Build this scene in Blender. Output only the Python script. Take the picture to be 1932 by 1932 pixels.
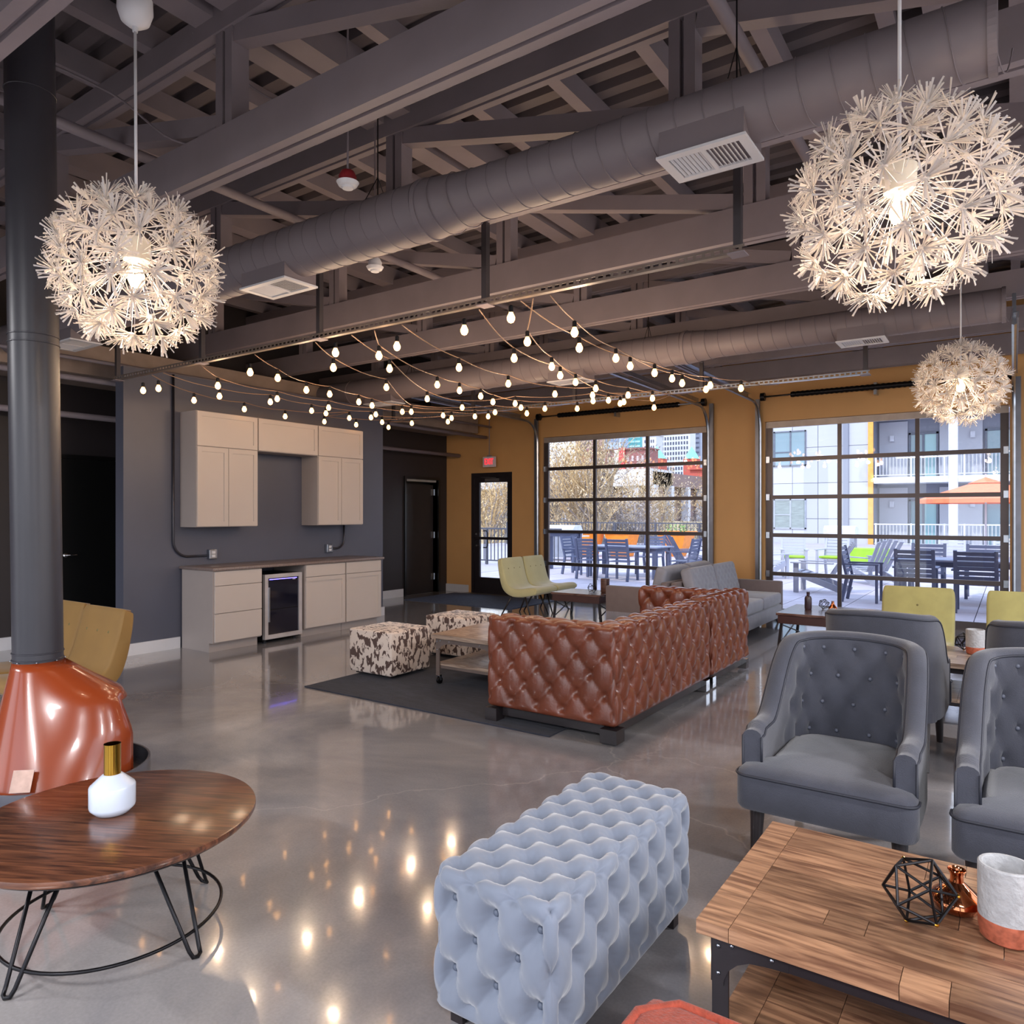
import bpy, bmesh, math, random
from mathutils import Vector, Matrix, Euler
PI = math.pi
S = bpy.context.scene
for o in list(bpy.data.objects): bpy.data.objects.remove(o)
C = S.collection
rnd = random.Random(7)
# ---------------------------------------------------------------- camera, world, sun, exposure
F = 1369.0; HCAM = 1.5; HZ = 970.0
cd = bpy.data.cameras.new('camera'); cam = bpy.data.objects.new('camera', cd); C.objects.link(cam)
cam.location = (0, 0, HCAM)
cam.rotation_euler = (PI/2, 0, math.atan2(.568, .823))
cd.sensor_width = 36; cd.lens = 36*F/1932; cd.shift_y = (HZ-966)/1932; cd.clip_start = .02; cd.clip_end = 1500
S.camera = cam
W = bpy.data.worlds.new('sky'); S.world = W; W.use_nodes = True
wn = W.node_tree.nodes; wl = W.node_tree.links
bg = wn['Background']
tc = wn.new('ShaderNodeTexCoord'); sp = wn.new('ShaderNodeSeparateXYZ'); wl.new(tc.outputs['Generated'], sp.inputs[0])
cr = wn.new('ShaderNodeValToRGB'); wl.new(sp.outputs['Z'], cr.inputs[0])
cr.color_ramp.elements[0].position = 0; cr.color_ramp.elements[0].color = (.92, .95, 1, 1)
cr.color_ramp.elements[1].position = .7; cr.color_ramp.elements[1].color = (.55, .70, 1, 1)
wl.new(cr.outputs[0], bg.inputs[0]); bg.inputs[1].default_value = 1.5
sd = bpy.data.lights.new('sun', 'SUN'); sun = bpy.data.objects.new('sun', sd); C.objects.link(sun)
sd.energy = 1.6; sd.color = (1, .93, .82); sd.angle = math.radians(2)
sun.rotation_euler = Euler((math.radians(38), 0, math.radians(-14)))
VS = S.view_settings
VS.view_transform = 'Standard'; VS.look = 'None'; VS.gamma = 1; VS.use_curve_mapping = False
VS.exposure = 0.95

FW = Vector((-.568, .823, 0)).normalized(); RT = Vector((.823, .568, 0)).normalized()
def ray(px): return FW + RT*((px-966)/F)
def at_h(px, py, h):                       # photo point lying at a known height
    z = (h-HCAM)*F/(HZ-py); d = ray(px)*z
    return Vector((d.x, d.y, h))
def at_y(px, py, y):                       # photo point on a known wall plane y = const
    r = ray(px); z = y/r.y
    return Vector((r.x*z, y, HCAM+(HZ-py)*z/F))
def at_x(px, py, x):
    r = ray(px); z = x/r.x
    return Vector((x, r.y*z, HCAM+(HZ-py)*z/F))

# ---------------------------------------------------------------- materials
def srgb(r, g, b):
    f = lambda c: (c/255)/12.92 if c/255 <= .04045 else ((c/255+.055)/1.055)**2.4
    return (f(r), f(g), f(b), 1)
MATS = {}
def mat(name, col, rough=.6, metal=0, var=.12, scale=6, bump=0, bscale=60, sheen=0, coat=0, obrand=0, stretch=None, spec=.5, rvar=0):
    if name in MATS: return MATS[name]
    m = bpy.data.materials.new(name); m.use_nodes = True; MATS[name] = m
    n = m.node_tree.nodes; l = m.node_tree.links; b = n['Principled BSDF']
    b.inputs['Roughness'].default_value = rough; b.inputs['Metallic'].default_value = metal
    b.inputs['Specular IOR Level'].default_value = spec
    if sheen: b.inputs['Sheen Weight'].default_value = sheen
    if coat: b.inputs['Coat Weight'].default_value = coat; b.inputs['Coat Roughness'].default_value = .08
    t = n.new('ShaderNodeTexCoord'); mp = n.new('ShaderNodeMapping'); l.new(t.outputs['Object'], mp.inputs[0])
    if stretch: mp.inputs['Scale'].default_value = stretch
    ns = n.new('ShaderNodeTexNoise'); ns.inputs['Scale'].default_value = scale; ns.inputs['Detail'].default_value = 5
    l.new(mp.outputs[0], ns.inputs['Vector'])
    rp = n.new('ShaderNodeValToRGB'); l.new(ns.outputs['Fac'], rp.inputs[0])
    c = srgb(*col)
    e = rp.color_ramp.elements
    e[0].position = .3; e[0].color = tuple(x*(1-var) for x in c[:3])+(1,)
    e[1].position = .7; e[1].color = tuple(min(1, x*(1+var)) for x in c[:3])+(1,)
    out = rp.outputs[0]
    if obrand:
        oi = n.new('ShaderNodeObjectInfo'); hs = n.new('ShaderNodeHueSaturation')
        mr = n.new('ShaderNodeMapRange'); mr.inputs['To Min'].default_value = 1-obrand; mr.inputs['To Max'].default_value = 1+obrand
        l.new(oi.outputs['Random'], mr.inputs[0]); l.new(mr.outputs[0], hs.inputs['Value']); l.new(out, hs.inputs['Color'])
        ad = n.new('ShaderNodeVectorMath'); ad.operation = 'ADD'; l.new(t.outputs['Object'], ad.inputs[0])
        ml = n.new('ShaderNodeVectorMath'); ml.operation = 'SCALE'; ml.inputs[0].default_value = (7, 5, 3); l.new(oi.outputs['Random'], ml.inputs['Scale'])
        l.new(ml.outputs[0], ad.inputs[1]); l.new(ad.outputs[0], mp.inputs[0]); out = hs.outputs[0]
    l.new(out, b.inputs['Base Color'])
    if rvar:
        mr2 = n.new('ShaderNodeMapRange'); mr2.inputs['To Min'].default_value = max(0, rough-rvar); mr2.inputs['To Max'].default_value = rough+rvar
        l.new(ns.outputs['Fac'], mr2.inputs[0]); l.new(mr2.outputs[0], b.inputs['Roughness'])
    if bump:
        n2 = n.new('ShaderNodeTexNoise'); n2.inputs['Scale'].default_value = bscale; n2.inputs['Detail'].default_value = 3
        l.new(mp.outputs[0], n2.inputs['Vector'])
        bp = n.new('ShaderNodeBump'); bp.inputs['Strength'].default_value = bump; bp.inputs['Distance'].default_value = .01
        l.new(n2.outputs['Fac'], bp.inputs['Height']); l.new(bp.outputs[0], b.inputs['Normal'])
    return m
def emis(name, col, st):
    if name in MATS: return MATS[name]
    m = bpy.data.materials.new(name); m.use_nodes = True; MATS[name] = m
    n = m.node_tree.nodes; b = n['Principled BSDF']
    b.inputs['Emission Color'].default_value = col; b.inputs['Emission Strength'].default_value = st; b.inputs['Base Color'].default_value = col
    return m
def glassmat(name, tint=(.96, .98, 1, 1), k=1.0):
    if name in MATS: return MATS[name]
    m = bpy.data.materials.new(name); m.use_nodes = True; MATS[name] = m
    n = m.node_tree.nodes; l = m.node_tree.links; n.remove(n['Principled BSDF'])
    tr = n.new('ShaderNodeBsdfTransparent'); tr.inputs[0].default_value = tint
    gl = n.new('ShaderNodeBsdfGlossy'); gl.inputs['Roughness'].default_value = .01
    fr = n.new('ShaderNodeFresnel'); fr.inputs[0].default_value = 1.45
    mx = n.new('ShaderNodeMixShader'); l.new(fr.outputs[0], mx.inputs[0]); l.new(tr.outputs[0], mx.inputs[1]); l.new(gl.outputs[0], mx.inputs[2])
    l.new(mx.outputs[0], n['Material Output'].inputs[0])
    return m
def wood(name, c1, c2, rough=.35, sc=(1, 12, 12), obrand=.0, coat=.2, plank=0):
    if name in MATS: return MATS[name]
    m = bpy.data.materials.new(name); m.use_nodes = True; MATS[name] = m
    n = m.node_tree.nodes; l = m.node_tree.links; b = n['Principled BSDF']
    t = n.new('ShaderNodeTexCoord'); mp = n.new('ShaderNodeMapping'); mp.inputs['Scale'].default_value = sc
    oi = n.new('ShaderNodeObjectInfo'); ml = n.new('ShaderNodeVectorMath'); ml.operation = 'SCALE'; ml.inputs[0].default_value = (7, 5, 3)
    ad = n.new('ShaderNodeVectorMath'); ad.operation = 'ADD'
    l.new(oi.outputs['Random'], ml.inputs['Scale']); l.new(t.outputs['Object'], ad.inputs[0]); l.new(ml.outputs[0], ad.inputs[1]); l.new(ad.outputs[0], mp.inputs[0])
    n1 = n.new('ShaderNodeTexNoise'); n1.inputs['Scale'].default_value = 3; n1.inputs['Detail'].default_value = 8; n1.inputs['Distortion'].default_value = .6
    l.new(mp.outputs[0], n1.inputs['Vector'])
    rp = n.new('ShaderNodeValToRGB'); l.new(n1.outputs['Fac'], rp.inputs[0])
    rp.color_ramp.elements[0].position = .36; rp.color_ramp.elements[0].color = srgb(*c1)
    rp.color_ramp.elements[1].position = .64; rp.color_ramp.elements[1].color = srgb(*c2)
    hs = n.new('ShaderNodeHueSaturation'); l.new(rp.outputs[0], hs.inputs['Color'])
    mr = n.new('ShaderNodeMapRange'); mr.inputs['To Min'].default_value = 1-obrand; mr.inputs['To Max'].default_value = 1+obrand
    l.new(oi.outputs['Random'], mr.inputs[0]); l.new(mr.outputs[0], hs.inputs['Value'])
    l.new(hs.outputs[0], b.inputs['Base Color'])
    b.inputs['Roughness'].default_value = rough; b.inputs['Coat Weight'].default_value = coat; b.inputs['Coat Roughness'].default_value = .15
    bp = n.new('ShaderNodeBump'); bp.inputs['Strength'].default_value = .15; bp.inputs['Distance'].default_value = .004
    l.new(n1.outputs['Fac'], bp.inputs['Height']); l.new(bp.outputs[0], b.inputs['Normal'])
    return m

# ---------------------------------------------------------------- mesh helpers
class MB:
    def __init__(s): s.v = []; s.f = []
    def add(s, vs, fs):
        k = len(s.v); s.v += [tuple(v) for v in vs]; s.f += [tuple(i+k for i in f) for f in fs]; return s
    def box(s, x0, x1, y0, y1, z0, z1):
        return s.add([(x0,y0,z0),(x1,y0,z0),(x1,y1,z0),(x0,y1,z0),(x0,y0,z1),(x1,y0,z1),(x1,y1,z1),(x0,y1,z1)],
            [(0,3,2,1),(4,5,6,7),(0,1,5,4),(1,2,6,5),(2,3,7,6),(3,0,4,7)])
    def cbox(s, c, d, R=None):
        k = len(s.v); s.box(-d[0]/2, d[0]/2, -d[1]/2, d[1]/2, -d[2]/2, d[2]/2)
        for i in range(k, len(s.v)):
            p = Vector(s.v[i]);
            if R is not None: p = R @ p
            s.v[i] = tuple(p+Vector(c))
        return s
    def bar(s, a, b, w, h, up=(0,0,1)):        # rectangular bar from a to b, w sideways, h along up
        a = Vector(a); b = Vector(b); d = (b-a).normalized(); u = Vector(up)
        sd = d.cross(u)
        if sd.length < 1e-4: sd = d.cross(Vector((1,0,0)))
        sd.normalize(); u = sd.cross(d).normalized()
        vs = []
        for p in (a, b):
            for i, j in ((-1,-1),(1,-1),(1,1),(-1,1)): vs.append(p+sd*(i*w/2)+u*(j*h/2))
        return s.add(vs, [(0,1,2,3),(7,6,5,4),(0,4,5,1),(1,5,6,2),(2,6,7,3),(3,7,4,0)])
    def tube(s, pts, r, n=8, closed=False, caps=True):
        pts = [Vector(p) for p in pts]; m = len(pts); rr = r if isinstance(r, (list, tuple)) else [r]*m
        vs = []; prev = None
        for i, p in enumerate(pts):
            if closed: t = pts[(i+1) % m]-pts[i-1]
            else: t = pts[min(i+1, m-1)]-pts[max(i-1, 0)]
            t.normalize()
            if prev is None:
                q = Vector((0,0,1)) if abs(t.z) < .9 else Vector((1,0,0)); a = t.cross(q).normalized()
            else:
                a = (prev-t*prev.dot(t)).normalized()
            prev = a; b = t.cross(a)
            for k in range(n):
                g = 2*PI*k/n; vs.append(p+(a*math.cos(g)+b*math.sin(g))*rr[i])
        fs = []
        for i in range(m if closed else m-1):
            j = (i+1) % m
            for k in range(n): fs.append((i*n+k, i*n+(k+1) % n, j*n+(k+1) % n, j*n+k))
        if caps and not closed: fs += [tuple(range(n))[::-1], tuple((m-1)*n+k for k in range(n))]
        return s.add(vs, fs)
    def lathe(s, prof, n=24, c=(0,0,0), cap=True):     # prof: (r,z) bottom to top
        vs = []
        for r, z in prof:
            for k in range(n): g = 2*PI*k/n; vs.append((c[0]+r*math.cos(g), c[1]+r*math.sin(g), c[2]+z))
        fs = []
        for i in range(len(prof)-1):
            for k in range(n): fs.append((i*n+k, i*n+(k+1) % n, (i+1)*n+(k+1) % n, (i+1)*n+k))
        if cap: fs += [tuple(range(n))[::-1], tuple((len(prof)-1)*n+k for k in range(n))]
        return s.add(vs, fs)
    def prism(s, pts, axis, a, b):             # polygon in the plane normal to axis, extruded a..b
        n = len(pts); vs = []
        for t in (a, b):
            for p, q in pts:
                vs.append({'x': (t, p, q), 'y': (p, t, q), 'z': (p, q, t)}[axis])
        return s.add(vs, [tuple(range(n))[::-1], tuple(range(n, 2*n))]+[(i, (i+1) % n, n+(i+1) % n, n+i) for i in range(n)])
def me(mb, name='m'):
    m = bpy.data.meshes.new(name); m.from_pydata(mb.v, [], mb.f); m.update()
    bm = bmesh.new(); bm.from_mesh(m); bmesh.ops.recalc_face_normals(bm, faces=bm.faces); bm.to_mesh(m); bm.free()
    return m
def obj(name, mb, m, parent=None, smooth=False, bev=0, seg=2, loc=None, rot=None, sub=0, label=None, kind=None):
    mesh = mb if isinstance(mb, bpy.types.Mesh) else me(mb, name)
    if bev:
        bm = bmesh.new(); bm.from_mesh(mesh)
        ed = [e for e in bm.edges if len(e.link_faces) == 2 and e.calc_face_angle(0) > .6]
        bmesh.ops.bevel(bm, geom=ed, offset=bev, segments=seg, profile=.5, affect='EDGES', clamp_overlap=True)
        bm.to_mesh(mesh); bm.free()
    if smooth: mesh.shade_smooth()
    if smooth == 'auto' or (bev and smooth):
        try: mesh.set_sharp_from_angle(angle=math.radians(40))
        except Exception: pass
    mesh.materials.clear(); mesh.materials.append(m)
    o = bpy.data.objects.new(name, mesh); C.objects.link(o)
    if parent: o.parent = parent
    if loc is not None: o.location = loc
    if rot is not None: o.rotation_euler = rot
    if sub:
        md = o.modifiers.new('s', 'SUBSURF'); md.levels = sub; md.render_levels = sub
    if label: o['label'] = label
    if kind: o['kind'] = kind
    return o
def share(name, mesh, parent, loc=(0,0,0), rot=(0,0,0), scale=None, label=None):
    o = bpy.data.objects.new(name, mesh); C.objects.link(o); o.parent = parent; o.location = loc; o.rotation_euler = rot
    if scale: o.scale = scale
    if label: o['label'] = label
    return o
def thing(name, label, cat, loc=(0,0,0), rz=0, group=None):
    o = bpy.data.objects.new(name, None); C.objects.link(o); o.empty_display_size = .1
    o.location = loc; o.rotation_euler = (0, 0, rz); o['label'] = label; o['category'] = cat
    if group: o['group'] = group
    return o
def tag(o, label, cat, group=None):
    o['label'] = label; o['category'] = cat
    if group: o['group'] = group
    return o
def struct(name, mb, m, parent=None, **k):
    o = obj(name, mb, m, parent, **k)
    if parent is None: o['kind'] = 'structure'
    return o
def sempty(name, loc=(0,0,0)):
    o = bpy.data.objects.new(name, None); C.objects.link(o); o.empty_display_size = .1; o.location = loc; o['kind'] = 'structure'; return o
def dup(root, loc, rz, label, group=None):
    def rec(o, par):
        c = o.copy(); C.objects.link(c)
        if par: c.parent = par
        for ch in o.children: rec(ch, c)
        return c
    kids = list(root.children)
    r = root.copy(); C.objects.link(r); r.location = loc; r.rotation_euler = (0, 0, rz); r['label'] = label
    if group: r['group'] = group
    for ch in kids: rec(ch, r)
    return r
def rounded_slab(sx, sy, z0, z1, r, n=5):       # box with rounded vertical corners centred at 0
    pts = []
    for cx, cy, a0 in ((sx/2-r, sy/2-r, 0), (-sx/2+r, sy/2-r, PI/2), (-sx/2+r, -sy/2+r, PI), (sx/2-r, -sy/2+r, 1.5*PI)):
        for k in range(n+1): a = a0+PI/2*k/n; pts.append((cx+r*math.cos(a), cy+r*math.sin(a)))
    return MB().prism(pts, 'z', z0, z1)
def tufted(sx, sy, sz, r, dx, dy, amp, res, phx=0, phy=0, faces=('px','nx','py','ny','pz'), crease=.4, wr=0, seed=0, vz=1, soft=False):
    # rounded box, base at z=0, centred in xy, diamond tufting unwrapped over the edges; returns mesh data and button list
    idx = {}; vs = []; fs = []
    nx = max(2, int(sx/res)); ny = max(2, int(sy/res)); nz = max(2, int(sz/res))
    rg = random.Random(seed)
    def put(i, j, k, face):
        key = (i, j, k)
        if key in idx: return idx[key]
        x = -sx/2+sx*i/nx; y = -sy/2+sy*j/ny; z = sz*k/nz
        cx = max(-sx/2+r, min(sx/2-r, x)); cy = max(-sy/2+r, min(sy/2-r, y)); cz = max(r, min(sz-r, z))
        d = Vector((x-cx, y-cy, z-cz)); L = d.length
        nrm = d/L if L > 1e-9 else Vector((0,0,1))
        p = Vector((cx, cy, cz))+nrm*r
        # unwrap
        ax = abs(nrm.x); ay = abs(nrm.y); az = nrm.z
        X, Y = x, y; on = True; fid = 'pz'
        if k < nz:
            if i in (0, nx) and not (j in (0, ny) and ay > ax):
                X = math.copysign(sx/2+(sz-z)*vz, x); fid = 'px' if x > 0 else 'nx'
            elif j in (0, ny):
                Y = math.copysign(sy/2+(sz-z)*vz, y); fid = 'py' if y > 0 else 'ny'
            else: on = False
        if on and fid in faces:
            u = (X+phx)/dx; v = (Y+phy)/dy
            f = abs(math.sin(PI*u)**2-math.sin(PI*v)**2)
            a = u+v; b = u-v
            qa = a-round(a); qb = b-round(b)
            bu = math.exp(-(qa*qa+qb*qb)/(2*.11**2))
            w = 0
            if wr:   # radial pleats near the buttons
                ang = math.atan2(qb, qa); w = wr*math.sin(ang*11+3*math.sin(7*X+5*Y+9*z))*math.exp(-(qa*qa+qb*qb)/(2*.24**2))*(1-bu)
            if soft:
                b2 = math.exp(-(qa*qa+qb*qb)/(2*.15**2)); b3 = math.exp(-(qa*qa+qb*qb)/(2*.26**2)); ln = math.exp(-(min(abs(qa), abs(qb))/.03)**2)
                disp = amp*(.22*(f**1.1-1)-.75*b2-.35*b3-.07*ln)+w
            else: disp = amp*(.75*(f**crease-1)-.85*bu)+w
            if soft: e_ = max(0, min(1, (max(ax, ay, abs(az))-.71)/.27)); disp *= .45+.55*e_*e_*(3-2*e_)
            if z < sz*.12: disp *= max(0, z/(sz*.12))
            p = p+nrm*disp
        vs.append(p); idx[key] = len(vs)-1; return idx[key]
    def quad(a, b, c, d): fs.append((a, b, c, d))
    for i in range(nx):
        for j in range(ny):
            quad(put(i,j,nz,0), put(i+1,j,nz,0), put(i+1,j+1,nz,0), put(i,j+1,nz,0))
            quad(put(i,j,0,0), put(i,j+1,0,0), put(i+1,j+1,0,0), put(i+1,j,0,0))
    for k in range(nz):
        for i in range(nx):
            quad(put(i,0,k,0), put(i+1,0,k,0), put(i+1,0,k+1,0), put(i,0,k+1,0))
            quad(put(i,ny,k,0), put(i,ny,k+1,0), put(i+1,ny,k+1,0), put(i+1,ny,k,0))
        for j in range(ny):
            quad(put(0,j,k,0), put(0,j,k+1,0), put(0,j+1,k+1,0), put(0,j+1,k,0))
            quad(put(nx,j,k,0), put(nx,j+1,k,0), put(nx,j+1,k+1,0), put(nx,j,k+1,0))
    mb = MB(); mb.v = [tuple(v) for v in vs]; mb.f = fs
    return mb
# ---------------------------------------------------------------- palette
M_beam = mat('painted_beam', (130, 120, 126), .55, var=.08, scale=3, bump=.1, bscale=25)
M_deck = mat('deck_paint', (98, 90, 93), .5, var=.1, scale=2)
M_duct = mat('duct_paint', (116, 107, 112), .5, var=.05, scale=2)
M_yel = mat('ochre_wall', (206, 157, 100), .55, var=.04, scale=2)
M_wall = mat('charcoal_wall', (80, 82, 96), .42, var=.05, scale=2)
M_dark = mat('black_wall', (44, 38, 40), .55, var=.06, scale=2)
M_black = mat('black_paint', (16, 15, 16), .35, var=.1)
M_white = mat('white_trim', (205, 205, 210), .45, var=.03)
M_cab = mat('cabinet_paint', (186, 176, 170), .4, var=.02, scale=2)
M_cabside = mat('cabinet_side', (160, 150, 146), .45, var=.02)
M_steel = mat('galvanised_steel', (170, 176, 186), .28, metal=1, var=.1, scale=12)
M_alu = mat('bronze_aluminium', (78, 70, 70), .35, metal=.6, var=.05)
M_chrome = mat('chrome', (225, 225, 228), .08, metal=1, var=.02)
M_brass = mat('brass', (196, 150, 60), .12, metal=1, var=.05)
M_blkmetal = mat('black_metal', (30, 29, 32), .35, metal=.7, var=.1)
M_glass = glassmat('pane_glass')
# ================================================================= THE SETTING
def floor_material():
    m = bpy.data.materials.new('polished_concrete'); m.use_nodes = True
    n = m.node_tree.nodes; l = m.node_tree.links; b = n['Principled BSDF']
    t = n.new('ShaderNodeTexCoord')
    a = n.new('ShaderNodeTexNoise'); a.inputs['Scale'].default_value = .55; a.inputs['Detail'].default_value = 8; a.inputs['Roughness'].default_value = .62; a.inputs['Distortion'].default_value = .5
    l.new(t.outputs['Object'], a.inputs['Vector'])
    r = n.new('ShaderNodeValToRGB'); l.new(a.outputs['Fac'], r.inputs[0]); e = r.color_ramp.elements
    e[0].position = .32; e[0].color = srgb(116, 116, 122); e[1].position = .68; e[1].color = srgb(182, 176, 172)
    k = e.new(.5); k.color = srgb(148, 145, 147)
    f = n.new('ShaderNodeTexNoise'); f.inputs['Scale'].default_value = 90; f.inputs['Detail'].default_value = 2; l.new(t.outputs['Object'], f.inputs['Vector'])
    mx = n.new('ShaderNodeMix'); mx.data_type = 'RGBA'; mx.blend_type = 'MULTIPLY'; mx.inputs[0].default_value = .25
    l.new(r.outputs[0], mx.inputs[6]); l.new(f.outputs['Fac'], mx.inputs[7])
    # hairline cracks
    nz = n.new('ShaderNodeTexNoise'); nz.inputs['Scale'].default_value = 2.2; nz.inputs['Detail'].default_value = 6; l.new(t.outputs['Object'], nz.inputs['Vector'])
    vm = n.new('ShaderNodeVectorMath'); vm.operation = 'SCALE'; vm.inputs['Scale'].default_value = .5; l.new(nz.outputs['Color'], vm.inputs[0])
    va = n.new('ShaderNodeVectorMath'); va.operation = 'ADD'; l.new(t.outputs['Object'], va.inputs[0]); l.new(vm.outputs[0], va.inputs[1])
    vo = n.new('ShaderNodeTexVoronoi'); vo.feature = 'DISTANCE_TO_EDGE'; vo.inputs['Scale'].default_value = .36; l.new(va.outputs[0], vo.inputs['Vector'])
    mr = n.new('ShaderNodeMapRange'); mr.inputs['From Max'].default_value = .0035; mr.inputs['To Min'].default_value = .3; mr.inputs['To Max'].default_value = 0; l.new(vo.outputs['Distance'], mr.inputs[0])
    m2 = n.new('ShaderNodeMix'); m2.data_type = 'RGBA'; m2.inputs[7].default_value = srgb(190, 184, 178); l.new(mr.outputs[0], m2.inputs[0]); l.new(mx.outputs[2], m2.inputs[6])
    l.new(m2.outputs[2], b.inputs['Base Color'])
    q = n.new('ShaderNodeMapRange'); q.inputs['To Min'].default_value = .06; q.inputs['To Max'].default_value = .2; l.new(a.outputs['Fac'], q.inputs[0]); l.new(q.outputs[0], b.inputs['Roughness'])
    b.inputs['Specular IOR Level'].default_value = .75
    b.inputs['Coat Weight'].default_value = .5; b.inputs['Coat Roughness'].default_value = .05
    bn = n.new('ShaderNodeTexNoise'); bn.inputs['Scale'].default_value = 5; bn.inputs['Detail'].default_value = 2; l.new(t.outputs['Object'], bn.inputs['Vector'])
    bp = n.new('ShaderNodeBump'); bp.inputs['Strength'].default_value = .06; bp.inputs['Distance'].default_value = .01; l.new(bn.outputs['Fac'], bp.inputs['Height']); l.new(bp.outputs[0], b.inputs['Normal']); l.new(bp.outputs[0], b.inputs['Coat Normal'])
    return m
M_floor = floor_material()
struct('floor', MB().box(-9.3, 4.4, -3.8, 11.25, -.2, 0), M_floor)
HT = 4.58
# left wall (behind the kitchen partition) with a doorway at the far end
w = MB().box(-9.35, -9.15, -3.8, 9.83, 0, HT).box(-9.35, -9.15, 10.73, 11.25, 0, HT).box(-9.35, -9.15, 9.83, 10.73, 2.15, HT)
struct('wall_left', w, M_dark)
struct('wall_kitchen', MB().box(-7.86, -7.7, 3.96, 7.78, 0, 3.06), M_wall)
# window wall
w = MB(); segs = [(-8.54, -7.59, 2.28), (-6.93, -3.90, 2.87), (-3.03, -.03, 2.87)]
x = -9.3
for a, b, h in segs:
    w.box(x, a, 11, 11.25, 0, HT); w.box(a, b, 11, 11.25, h, HT); x = b
w.box(x, 4.4, 11, 11.25, 0, HT)
struct('wall_back', w, M_yel)
# right wall and front wall: both glazed bays like the window wall (beyond the frame, they let daylight in)
w = MB(); y = -3.8
for a, b in ((-3.2, -.5), (.1, 3.1), (3.8, 6.8), (7.5, 10.5)):
    w.box(4.2, 4.4, y, a, 0, HT); w.box(4.2, 4.4, a, b, 3.3, HT); y = b
w.box(4.2, 4.4, y, 11, 0, HT); struct('wall_right', w, M_yel)
w = MB(); x = -9.15
for a, b in ((-8.6, -5.8), (-5.2, -2.2), (-1.6, 1.4), (1.9, 3.9)):
    w.box(x, a, -3.8, -3.6, 0, HT); w.box(a, b, -3.8, -3.6, 3.3, HT); x = b
w.box(x, 4.2, -3.8, -3.6, 0, HT); struct('wall_front', w, M_wall)
# baseboards
struct('baseboard_left', MB().box(-9.15, -9.13, -3.6, 3.9, 0, .14).box(-9.15, -9.13, 9.05, 9.75, 0, .14), M_white)
struct('baseboard_kitchen', MB().box(-7.7, -7.683, 3.96, 4.585, 0, .125).box(-7.7, -7.683, 7.13, 7.80, 0, .125), M_white)
struct('baseboard_back', MB().box(-9.15, -8.6, 10.975, 11, 0, .14).box(-7.53, -7.02, 10.975, 11, 0, .14), M_white)
# ---- ceiling: corrugated deck, purlins, trusses
ceil = sempty('ceiling', (0, 0, 0))
dk = MB(); y = -3.8; prof = []
while y < 11.3:
    prof += [(y, 4.50), (y+.095, 4.50), (y+.115, 4.57), (y+.18, 4.57)]; y += .2
vs = []; fs = []
for i, (yy, z) in enumerate(prof): vs += [(-9.35, yy, z), (4.4, yy, z)]
for i in range(len(prof)-1): fs.append((2*i, 2*i+1, 2*i+3, 2*i+2))
dk.add(vs, fs); dk.box(-9.35, 4.4, -3.8, 11.25, 4.58, 4.75)
obj('roof_deck', dk, M_deck, ceil)
pm = me(MB().box(-.045, .045, -3.7, 11, 4.35, 4.499))
pm.materials.append(M_beam)
j = 0
while -1.234-.63*j > -9.1:
    share('purlin', pm, ceil, (-1.234-.63*j, 0, 0)); j += 1
for j in range(1, 9):
    share('purlin', pm, ceil, (-1.234+.63*j, 0, 0))
gm = me(MB().box(-.085, .085, -3.7, 11, 4.30, 4.499)); gm.materials.append(M_beam)
for xx in (-3.79, -3.54, -6.3, -.33, 1.4): share('girder', gm, ceil, (xx, 0, 0))
posts = [-7.9+2.14*i for i in range(6)]
bc = MB().box(-9.14, 4.19, -.065, -.012, 3.425, 3.665).box(-9.14, 4.19, .012, .065, 3.425, 3.665).box(-9.14, 4.19, -.012, .012, 3.45, 3.65)
tcd = MB().box(-9.14, 4.19, -.065, -.012, 4.20, 4.349).box(-9.14, 4.19, .012, .065, 4.20, 4.349).box(-9.14, 4.19, -.012, .012, 4.22, 4.349)
bc = me(bc); tcd = me(tcd)
pst = me(MB().box(-.075, -.012, -.055, .055, 3.665, 4.2).box(.012, .075, -.055, .055, 3.665, 4.2).box(-.012, .012, -.02, .02, 3.665, 4.2))
dg = me(MB().bar((.08, 0, 4.17), (2.05, 0, 3.70), .09, .11))
for m_ in (bc, tcd, pst, dg): m_.materials.append(M_beam)
for i, ty in enumerate((-2.8, -1.45, -.1, 1.24, 2.47, 3.82, 5.17, 6.52, 7.87, 9.23, 10.58)):
    t = bpy.data.objects.new('truss', None); C.objects.link(t); t.parent = ceil; t.location = (0, ty, 0)
    share('bottom_chord', bc, t); share('top_chord', tcd, t)
    for q in posts:
        share('post', pst, t, (q, 0, 0))
        if q < 2: share('brace', dg, t, (q, 0, 0))
for x_ in (-4.73, -1.12):      # painted sprinkler mains threading the trusses
    p = obj('sprinkler_pipe', MB().tube([(x_, -3.5, 3.86), (x_, 10.95, 3.86)], .034, 12), M_beam, smooth=True)
    tag(p, 'grey sprinkler pipe under the roof '+('left of the big double roof girder' if x_ < -2 else 'passing over the duct near its large grille'), 'pipe')
# soffit duct and pipes over the kitchen partition
struct('trim_1', MB().box(-9.14, -8.3, -3.5, 10.9, 3.02, 3.36), mat('soffit_paint', (150, 132, 122), .5))
for k_, (xx, hh, rr) in enumerate(((-8.1, 2.93, .03), (-8.0, 3.12, .02), (-8.75, 2.62, .035))):
    p = obj('ceiling_pipe', MB().tube([(xx, 1, hh), (xx, 10.9, hh)], rr, 8), M_beam, smooth=True)
    tag(p, ['grey pipe running along just behind the top of the kitchen wall', 'thin upper pipe above the kitchen wall', 'lower grey pipe under the soffit above the black side door'][k_], 'pipe')
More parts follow.
